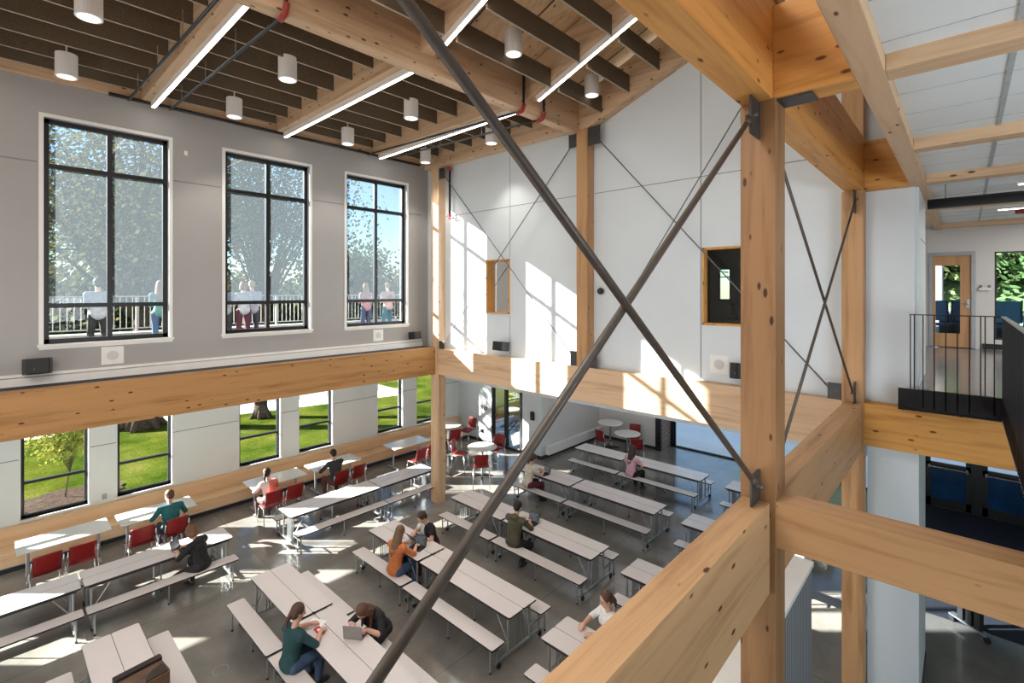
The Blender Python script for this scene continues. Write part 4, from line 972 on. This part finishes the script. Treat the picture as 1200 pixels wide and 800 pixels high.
t = MB().prism(rrect(-.045, .045, -.10, .10, .02), .744, .762, mat=q); pc = tag(t.build('pencil_case', M['redp'], bevel=.004), 'bright red pencil case on the table by the teal sweater person', 'case')
MB().box(-.02, .02, -.04, .04, .762, .7625, mat=q).build('label_patch', M['paper'], pc)
# brown bag at the bottom left
r = empty('leather_bag', (1.37, 7.75, .74), .12, 'brown leather bag with dark rim standing on the table at the bottom left', 'bag')
MB().prism(rrect(-.25, .25, -.22, .20, .05), 0, .20).build('body', M['leather'], r, bevel=.02)
m = MB().prism(rrect(-.26, .26, .10, .20, .02), .17, .235); m.build('rim', M['leatherd'], r, bevel=.008)
MB().prism(rrect(-.23, .23, -.20, .08, .04), .19, .212).build('flap', M['leather'], r, bevel=.006)
MB().prism([(-.02, -.20), (.22, -.20), (.22, .0), (.10, -.04), (.0, -.12)], .212, .222).build('dark_opening', M['leatherd'], r)
# speakers and wall fittings
def wedge(loc, rz, label, w=.38, hgt=.26, d=.22):
    r = empty('wall_speaker', loc, rz, label, 'speaker', 'black wall speakers')   # faces -y
    pr = [(-w/2, 0), (w/2, 0), (w/2 - .05, -d), (-w/2 + .05, -d)]
    R_ = Matrix.Rotation(-.12, 4, 'X')
    MB().prism(pr, -hgt/2, hgt/2, mat=R_).build('cabinet', M['black'], r, bevel=.02)
    MB().box(-w/2 + .07, w/2 - .07, -d - .006, -d, -hgt/2 + .02, hgt/2 - .02, mat=R_).build('grille', M['rubber'], r, bevel=.002)
    MB().ball(R_ @ Vector((-w/2 + .14, -d - .008, -.04)), .008, 8, 6).build('badge', M['chrome'], r)
    MB().box(-.03, .03, 0, .08, -.06, .06).build('bracket', M['black'], r)
wedge((.59, 11.30, 4.62), 0, 'black wedge speaker at the far left below the first tall window')
wedge((8.12, 11.30, 4.63), .1, 'black wedge speaker left of the corner column', w=.34, hgt=.2)
wedge((8.62, 8.28, 4.52), -PI/2, 'black wedge speaker on the far beam under the small interior window', w=.42, hgt=.22)
wedge((8.62, 2.80, 4.53), -PI/2, 'black wedge speaker half hidden behind the big column', w=.22, hgt=.26)
def csp(loc, rz, label, s_=.32):
    r = empty('square_speaker', loc, rz, label, 'speaker', 'white square wall speakers')
    MB().box(-s_/2, s_/2, -.012, 0, -s_/2, s_/2).build('plate', M['trim'], r, bevel=.003)
    MB().cyl((0, -.018, 0), (0, -.010, 0), s_ * .27, 28).build('round_grille', M['speakerg'], r)
csp((1.58, 11.40, 4.70), 0, 'white square wall speaker below the first tall window')
csp((7.08, 11.40, 4.70), 0, 'white square wall speaker below the third tall window', .30)
csp((8.72, 3.14, 4.59), -PI/2, 'white square wall speaker on the far wall under the interior window')
r = empty('dome_camera', (8.72, 5.52, 5.87), 0, 'small black ball camera on the far wall beside the middle column', 'camera')
MB().cyl((0, 0, 0), (-.03, 0, 0), .05, 16).build('mount', M['galv'], r); MB().ball((-.07, 0, 0), .07, 14, 10).build('dome', M['black'], r, True)
def plate(loc, w, h, label, mat='trim', ax='y', nm='wall_plate', d=.01):
    m = MB().box(*((-w/2, w/2, -d, 0) if ax == 'y' else (-d, 0, -w/2, w/2)), -h/2, h/2); o = m.build(nm, M[mat], bevel=.002); o.location = loc; return tag(o, label, 'fitting')
o = plate((1.95, 15.19, .93), .09, .12, 'small white socket plate between the first two lower windows', 'galv', nm='socket_plate')
plate((2.72, 11.39, 8.62), .06, .09, 'small white sensor high on the wall right of the first tall window', nm='wall_sensor')
plate((13.19, 13.85, 1.35), .12, .18, 'small dark control panel on the white wall by the glass entrance', 'caseg', 'x', 'control_panel')
plate((13.19, 13.62, 1.33), .20, .16, 'grey control pair on the white wall by the glass entrance', 'caseg', 'x', 'control_panel')
plate((13.19, 13.8, .42), .12, .14, 'black socket low on the wall by the glass entrance', 'black', 'x', 'socket_plate')
plate((13.19, 11.22, 1.45), .16, .30, 'black door access reader on the white wall right of the glass entrance', 'black', 'x', 'access_reader', .05)
r = empty('emergency_light', (15.39, -.34, 5.93), 0, 'white twin-head emergency light beside the corridor door', 'light')
MB().box(-.05, 0, -.10, .10, -.04, .03).build('housing', M['trim'], r, bevel=.006)
for k in (-.07, .07): MB().cyl((-.04, k, .04), (-.07, k, .055), .03, 12).build('lamp_head', M['caseg'], r)
m = MB().cyl((2.48, 8.45, .0005), (2.48, 8.45, .003), .12, 28); dr = tag(m.build('floor_drain', M['galv']), 'round metal drain cover set in the concrete floor', 'drain')
MB().cyl((2.48, 8.45, .003), (2.48, 8.45, .0035), .10, 28).build('drain_plate', M['floor'], dr)
# small step/plant stop, boxes behind interior window
for x, y, z, a, b_, c_, mt, lb in ((9.9, 3.35, 4.56, .5, .42, .85, 'box', 'cardboard box on a stand behind the interior window'), (9.7, 2.7, 4.56, .4, .4, .95, 'crate', 'pale yellow slatted crate stack behind the interior window')):
    m = MB()
    n = 1 if mt == 'box' else 6
    for k in range(n): m.box(x - a/2, x + a/2, y - b_/2, y + b_/2, z + c_ * k / n, z + c_ * (k + .85) / n)
    tag(m.build('storage_box' if mt == 'box' else 'slatted_crate', M[mt], bevel=.004), lb, 'box')
# conference furniture
r = empty('conference_table', (17.9, .1, 4.55), 0, 'white conference table seen through the corridor door', 'table')
MB().prism(rrect(-.9, .9, -1.5, .7, .1), .72, .75).build('tabletop', M['paper'], r); MB().box(-.6, .6, -1.1, .4, 0, .72).build('pedestal', M['dark'], r)
def office_chair(x, y, rz, label):
    r = empty('office_chair', (x, y, 4.55), rz, label, 'chair', 'blue mesh office chairs')
    MB().prism(rrect(-.24, .24, -.22, .24, .06), .45, .51).build('seat', M['navy'], r, bevel=.01)
    R_ = Matrix.Translation((0, -.25, .58)) @ Matrix.Rotation(.22, 4, 'X')
    MB().box(-.21, .21, -.012, .012, 0, .52, mat=R_).build('mesh_back', cloth((.05, .12, .25)), r)
    m = MB(); m.box(-.23, -.20, -.02, .02, 0, .54, mat=R_); m.box(.20, .23, -.02, .02, 0, .54, mat=R_); m.build('back_frame', M['black'], r)
    for s in (1, -1): MB().tube([(s * .25, -.1, .48), (s * .28, -.08, .68), (s * .28, .12, .68)], .016, 8).build('armrest', M['black'], r)
    MB().cyl((0, 0, .08), (0, 0, .46), .03, 12).build('gas_column', M['black'], r)
    m = MB()
    for k in range(5): a = 2 * PI * k / 5; m.cone((0, 0, .09), (.3 * math.cos(a), .3 * math.sin(a), .06), .025, .018, 8); m.ball((.3 * math.cos(a), .3 * math.sin(a), .03), .03, 8, 6)
    m.build('star_base', M['black'], r)
office_chair(16.55, .45, -PI/2 - .2, 'blue mesh office chair, left one seen through the corridor door')
office_chair(16.75, .05, -PI/2 + .1, 'blue mesh office chair, right one seen through the corridor door')
office_chair(16.4, -.75, -PI/2, 'blue mesh office chair at the left edge of the corridor window')
# folded cart in the dark entry
r = empty('folded_cart', (11.52, -.06, 0), -.71, 'dark folded table trolley on casters on the floor at lower right', 'trolley')
MB().box(-.05, .05, -.31, .31, .12, .15).build('base_frame', M['galv'], r)
for k in (-.16, -.02, .12): MB().box(-.04, .04, k - .045, k + .045, .15, .95).build('folded_panel', M['rubber'], r)
for a in (-.29, .29): MB().cyl((-.02, a, .05), (.02, a, .05), .05, 12).box(-.012, .012, a - .02, a + .02, .08, .14).build('caster', M['rubber'], r)

# ------------------------------------------------------------------ outside
r = empty('terrace_railing', (0, 15.3, 0), 0, 'white metal railing with thin balusters at the edge of the terrace', 'railing')
MB().box(-9, 15.5, -.02, .02, 5.72, 5.755).build('top_rail', M['railw'], r); MB().box(-9, 15.5, -.015, .015, 4.93, 4.955).build('bottom_rail', M['railw'], r)
m = MB(); x = -2.0; n = 0
while x < 13.5:
    MB().box(x - .008, x + .008, -.008, .008, 4.95, 5.72).build('baluster', M['railw'], r) if n < 98 and x > .2 else m.box(x - .008, x + .008, -.008, .008, 4.95, 5.72)
    n += x > .2; x += .122
bal = m.build('balusters_beyond', M['railw'], r); bal['kind'] = 'stuff'
for x in [-.8 + 1.7 * i for i in range(9)]: MB().box(x - .025, x + .025, -.025, .025, 4.85, 5.74).build('post', M['railw'], r)
struct(MB().box(-9, 16, 15.15, 15.7, TZ, 4.84).build('trim_22', M['curb']))
struct(MB().prism([(-60, 15.7), (17, 15.7), (17, 23.2), (-60, 42.4)], -.25, -.02).build('ground_lawn', M['grass']))
struct(MB().box(13.36, 17.0, 10.98, 15.7, -.22, -.01).build('ground_patio', M['pave']))
struct(MB().box(17.0, 60, 15.7, 75, -.25, -.02).build('ground_lawn_east', M['grass']))
struct(MB().prism([(17, 23.2), (17, 25.0), (-60, 44.2), (-60, 42.4)], -.25, .0).build('ground_sidewalk', M['pave']))
struct(MB().prism([(17, 25.0), (17, 36), (-60, 55), (-60, 44.2)], -.25, -.06).build('ground_road', M['road']))
struct(MB().prism([(17, 36), (17, 75), (-60, 75), (-60, 55)], -.25, -.02).build('ground_lawn_north', M['grass']))
struct(MB().box(17.8, 80, -40, 15.7, -.25, -.02).build('ground_plaza', M['pave']))
m = MB()
m.prism([(1.6 + 1.25 * math.cos(2 * PI * i / 30) * (1 + .08 * math.sin(i * 2.3)), 18.75 + .75 * math.sin(2 * PI * i / 30) * (1 + .1 * math.sin(i * 1.7))) for i in range(30)], -.02, .02)
tag(m.build('mulch_bed', M['mulch']), 'brown mulch circle in the lawn around the young tree', 'mulch')
def tree(name, x, y, label, trunk, th, cr, cz, nleaf, ls, mat, clusters=26, cat='tree', seed=1, flare=1.6, flat=.75, low=None):
    rnd = random.Random(seed); r = empty(name, (x, y, 0), 0, label, cat, 'trees outside')
    m = MB()
    m.cone((0, 0, 0), (0, 0, trunk * 2.2), trunk * flare, trunk * 1.0, 14); m.cone((0, 0, trunk * 2.2), (.1, 0, th), trunk, trunk * .75, 14)
    for k in range(6):
        a = k * PI / 3; m.cone((math.cos(a) * trunk * flare * 1.25, math.sin(a) * trunk * flare * 1.25, -.05), (math.cos(a) * trunk * .6, math.sin(a) * trunk * .6, trunk * 1.6), trunk * .25, trunk * .4, 8)
    br = MB(); tips = []
    for k in range(clusters):
        a = rnd.uniform(0, 2 * PI); e = rnd.uniform(-.35, 1.35); q_ = rnd.uniform(.45, .95)
        tip = Vector((math.cos(a) * math.cos(e) * cr * q_, math.sin(a) * math.cos(e) * cr * q_, cz + math.sin(e) * cr * flat * q_)); tips.append(tip)
        b0 = Vector((.1, 0, th * rnd.uniform(.75, 1.0))); mid = b0.lerp(tip, .5) + Vector((0, 0, -.05 * cr + rnd.uniform(0, .15) * cr))
        br.cone(b0, mid, trunk * .30, trunk * .18, 7); br.cone(mid, tip, trunk * .18, trunk * .05, 7)
        t2 = mid + Vector((rnd.uniform(-1, 1), rnd.uniform(-1, 1), rnd.uniform(-.1, 1))) * cr * .35; br.cone(mid, t2, trunk * .12, trunk * .03, 6); tips.append(t2)
    m.cone((.1, 0, th * .95), (0, 0, cz + cr * flat * .5), trunk * .7, trunk * .15, 8)
    m.build('trunk', M['bark'], r, True); br.build('branches', M['bark'], r, True)
    v = []; f = []
    for i in range(nleaf):
        c = rnd.choice(tips); s_ = cr * .24
        p = c + Vector((rnd.gauss(0, s_), rnd.gauss(0, s_), rnd.gauss(0, s_ * .6)))
        n = Vector((rnd.gauss(0, 1), rnd.gauss(0, 1), rnd.gauss(0, 1))).normalized(); u = n.orthogonal().normalized(); w = n.cross(u); l = ls * rnd.uniform(.6, 1.3); k = len(v)
        v += [p - u * l, p - w * l * .55, p + u * l, p + w * l * .55]; f.append((k, k + 1, k + 2, k + 3))
    lf = MB(); lf.v = [tuple(a) for a in v]; lf.f = f; lf.m = [0] * len(f); o = lf.build('foliage', M[mat], r); o['kind'] = 'stuff'
    return r
tree('oak_tree', 4.6, 26.1, 'big old oak on the lawn with a flared trunk, filling the left tall window', .44, 5.6, 5.9, 9.4, 30000, .10, 'leaf', 46, seed=3, flat=.95)
tree('lawn_tree', 8.75, 24.1, 'tall lawn tree with dark branches behind the middle tall window', .27, 6.0, 4.6, 9.8, 12000, .09, 'leafg', 30, seed=5, flare=1.35)
tree('young_tree', 1.55, 18.75, 'young tree with yellow-green leaves outside the first lower window', .02, .9, .85, 1.8, 2600, .055, 'leafy', 26, seed=8, flare=1.2, flat=1.0)
tree('street_tree', 19.5, 36, 'leafy tree across the road seen in the right tall window', .3, 4, 5.0, 6.0, 6000, .2, 'leafg', 22, seed=11)
for i, (x, y, R_, sd) in enumerate(((-6, 46, 8, 21), (4, 50, 9, 22), (13, 47, 8, 23), (22, 49, 8, 24), (31, 52, 9, 25), (41, 50, 8, 26))):
    tree('distant_tree', x, y, 'distant green tree across the road, number %d from the left of the tree line' % (i + 1) if 0 else ['distant tree at the far left of the tree line', 'distant tree behind the big oak', 'distant tree right of the big oak', 'distant tree in the middle of the tree line', 'distant tree seen low in the right tall window', 'distant tree at the right end of the tree line'][i], .4, 3, R_ * .8, R_ * .42, 7000, .28, 'leafg' if i % 2 else 'leaf', 24, seed=sd, flat=.5)
for i, (x, y, R_, z) in enumerate(((48, -9, 8, 6), (50, 0, 9, 6.5), (47, 8, 8, 6), (62, -4, 11, 9), (62, 6, 11, 9))):
    tree('hillside_tree', x, y, ['green hillside tree right of the corridor window view', 'green hillside tree in the corridor window', 'green hillside tree seen through the corridor door', 'higher hillside tree behind, right', 'higher hillside tree behind, left'][i], .4, 4, R_ * .8, z + 3, 9000, .28, 'leafh', 30, seed=40 + i, flat=.8)
hm = MB(); hm.add([(36, -50, -.02), (36, 14, -.02), (90, -50, 26), (90, 14, 26)], [(0, 2, 3, 1)]); struct(hm.build('ground_hillside', cloth((.10, .15, .055))))
# hedge along the terrace foot, seen between the balusters
rnd = random.Random(5); v = []; f = []
for i in range(14000):
    p = Vector((rnd.uniform(-8, 24), rnd.uniform(42.0, 43.5), rnd.uniform(.0, 3.4))); n = Vector((rnd.gauss(0, 1), rnd.gauss(0, 1), rnd.gauss(0, 1))).normalized(); u = n.orthogonal().normalized(); w = n.cross(u); l = .22; k = len(v)
    v += [tuple(p - u * l), tuple(p - w * l * .6), tuple(p + u * l), tuple(p + w * l * .6)]; f.append((k, k + 1, k + 2, k + 3))
hb = MB(); hb.v = v; hb.f = f; hb.m = [0] * len(f); tag(hb.build('hedge', M['leafg']), 'dark green hedge across the road behind the terrace railing', 'hedge', kind='stuff')
# picnic tables on the plaza by the glass entrance
def picnic(x, y, rz, label):
    r = empty('picnic_table', (x, y, 0), rz, label, 'table', 'picnic tables on the patio')
    MB().box(-.9, .9, -.38, .38, .70, .75).build('tabletop', M['curb'], r)
    for s in (1, -1): MB().box(-.9, .9, s * .72 - .14, s * .72 + .14, .42, .46).build('bench_seat', M['curb'], r)
    for s in (1, -1): MB().tube([(s * .6, -.75, 0), (s * .6, -.2, .7)], .03, 6).tube([(s * .6, .75, 0), (s * .6, .2, .7)], .03, 6).tube([(s * .6, -.7, .42), (s * .6, .7, .42)], .025, 6).build('frame', M['galv'], r)
picnic(15.2, 13.2, .4, 'pale picnic table outside the glass entrance, nearer'); picnic(19.4, 16.6, 1.2, 'pale picnic table outside the glass entrance, farther')
# brick house wing far right through the corridor door
r = empty('distant_building', (34, 2.0, 0), 0, 'small pale building seen through the corridor door glass', 'building')
MB().box(0, 5, -1.6, .6, 0, 4.4).build('wall', cloth((.45, .22, .16)), r); MB().box(-.2, 5.2, -1.8, .8, 4.4, 4.9).build('roof', M['curb'], r)
m = MB().cyl((30, .85, 0), (30, .85, 9), .14, 10); tag(m.build('utility_pole', M['curb']), 'pale utility pole seen through the corridor door glass', 'pole')

# ------------------------------------------------------------------ light, sky, camera
sun = bpy.data.lights.new('sun', 'SUN'); sun.energy = 50.0; sun.angle = .009; sun.color = (1, .965, .91)
so = bpy.data.objects.new('sun', sun); C.objects.link(so); so.rotation_euler = Vector((.925, -1, -.55)).to_track_quat('-Z', 'Y').to_euler()
w = bpy.data.worlds.new('sky'); SC.world = w; w.use_nodes = True; nt = w.node_tree; nt.nodes.clear()
sk = nt.nodes.new('ShaderNodeTexSky'); sk.sky_type = 'NISHITA'; sk.sun_disc = False; sk.sun_elevation = .40; sk.sun_rotation = math.atan2(-.95, 1.0); sk.air_density = 1.0; sk.dust_density = .1; sk.ozone_density = 3.0
bg = nt.nodes.new('ShaderNodeBackground'); bg.inputs[1].default_value = .40; wo = nt.nodes.new('ShaderNodeOutputWorld'); nt.links.new(sk.outputs[0], bg.inputs[0]); nt.links.new(bg.outputs[0], wo.inputs[0])
def area(name, loc, tgt, sx, sy, e, col=(1, 1, 1)):
    l = bpy.data.lights.new(name, 'AREA'); l.shape = 'RECTANGLE'; l.size = sx; l.size_y = sy; l.energy = e; l.color = col
    o = bpy.data.objects.new(name, l); C.objects.link(o); o.location = loc; o.rotation_euler = (Vector(tgt) - Vector(loc)).to_track_quat('-Z', 'Y').to_euler(); return o
area('fill_hall', (-3.2, 3.6, 9.3), (-3.0, 5.4, 0), 5.5, 4.6, 470, (1, .99, .98))
area('fill_back', (-6.5, 4.5, 5.0), (8, 4, 5.0), 6, 5, 12, (1, .98, .96))
area('fill_walkway', (1.0, -6.0, 6.1), (6, 3, 6.3), 7, 2.2, 90, (1, .98, .97))
area('fill_pier', (2.2, -4.0, 5.1), (8.8, .5, 6.6), 2.5, 1.0, 170, (.88, .95, 1))
area('fill_corridor_low', (2.0, -4.5, 1.9), (8.8, .5, 1.9), 4, 3, 230, (.80, .92, 1))
area('fill_low', (-6, 8, 2.2), (6, 9, 1.0), 8, 3, 150, (1, .99, .96))
for x in (3.3, 5.7, 8.0):
    for y in (8.0, 10.5):
        l = bpy.data.lights.new('can_spot', 'SPOT'); l.energy = 170; l.spot_size = 1.6; l.spot_blend = .6; l.shadow_soft_size = .1; l.color = (1, .93, .84)
        o = bpy.data.objects.new('can_spot', l); C.objects.link(o); o.location = (x, y, 9.26)
area('corridor_lights', (12, -2, 7.35), (12, -2, 0), 5, 1.5, 120, (1, .97, .93))
area('fill_beam_top', (.3, 2.6, 9.8), (2.2, 1.2, 4.3), 1.4, .8, 130, (1, .98, .96))
area('fill_up', (-4.5, 5.5, 1.6), (5, 6.5, 9.5), 5, 4, 170, (1, .99, .98))
area('under_slab', (13.5, 7.0, 3.55), (13.5, 7, 0), 6, 5, 60, (.9, .95, 1))
cam = bpy.data.cameras.new('camera'); co = bpy.data.objects.new('camera', cam); C.objects.link(co)
FPX, HY, TH = 572.0, 341.0, math.atan(530 / 572.0)
cam.sensor_fit = 'HORIZONTAL'; cam.sensor_width = 36; cam.lens = 36 * FPX / 1200; cam.shift_y = -(400 - HY) / 1200; cam.clip_end = 400; cam.clip_start = .02
co.location = (0, 0, 5.87); co.rotation_euler = (PI / 2, 0, TH - PI / 2); SC.camera = co
SC.view_settings.view_transform = 'Standard'; SC.view_settings.look = 'None'; SC.view_settings.exposure = 0
try:
    SC.cycles.use_denoising = True; SC.cycles.denoiser = 'OPENIMAGEDENOISE'; SC.cycles.max_bounces = 8; SC.cycles.transparent_max_bounces = 12; SC.cycles.sample_clamp_indirect = 6
except Exception: pass
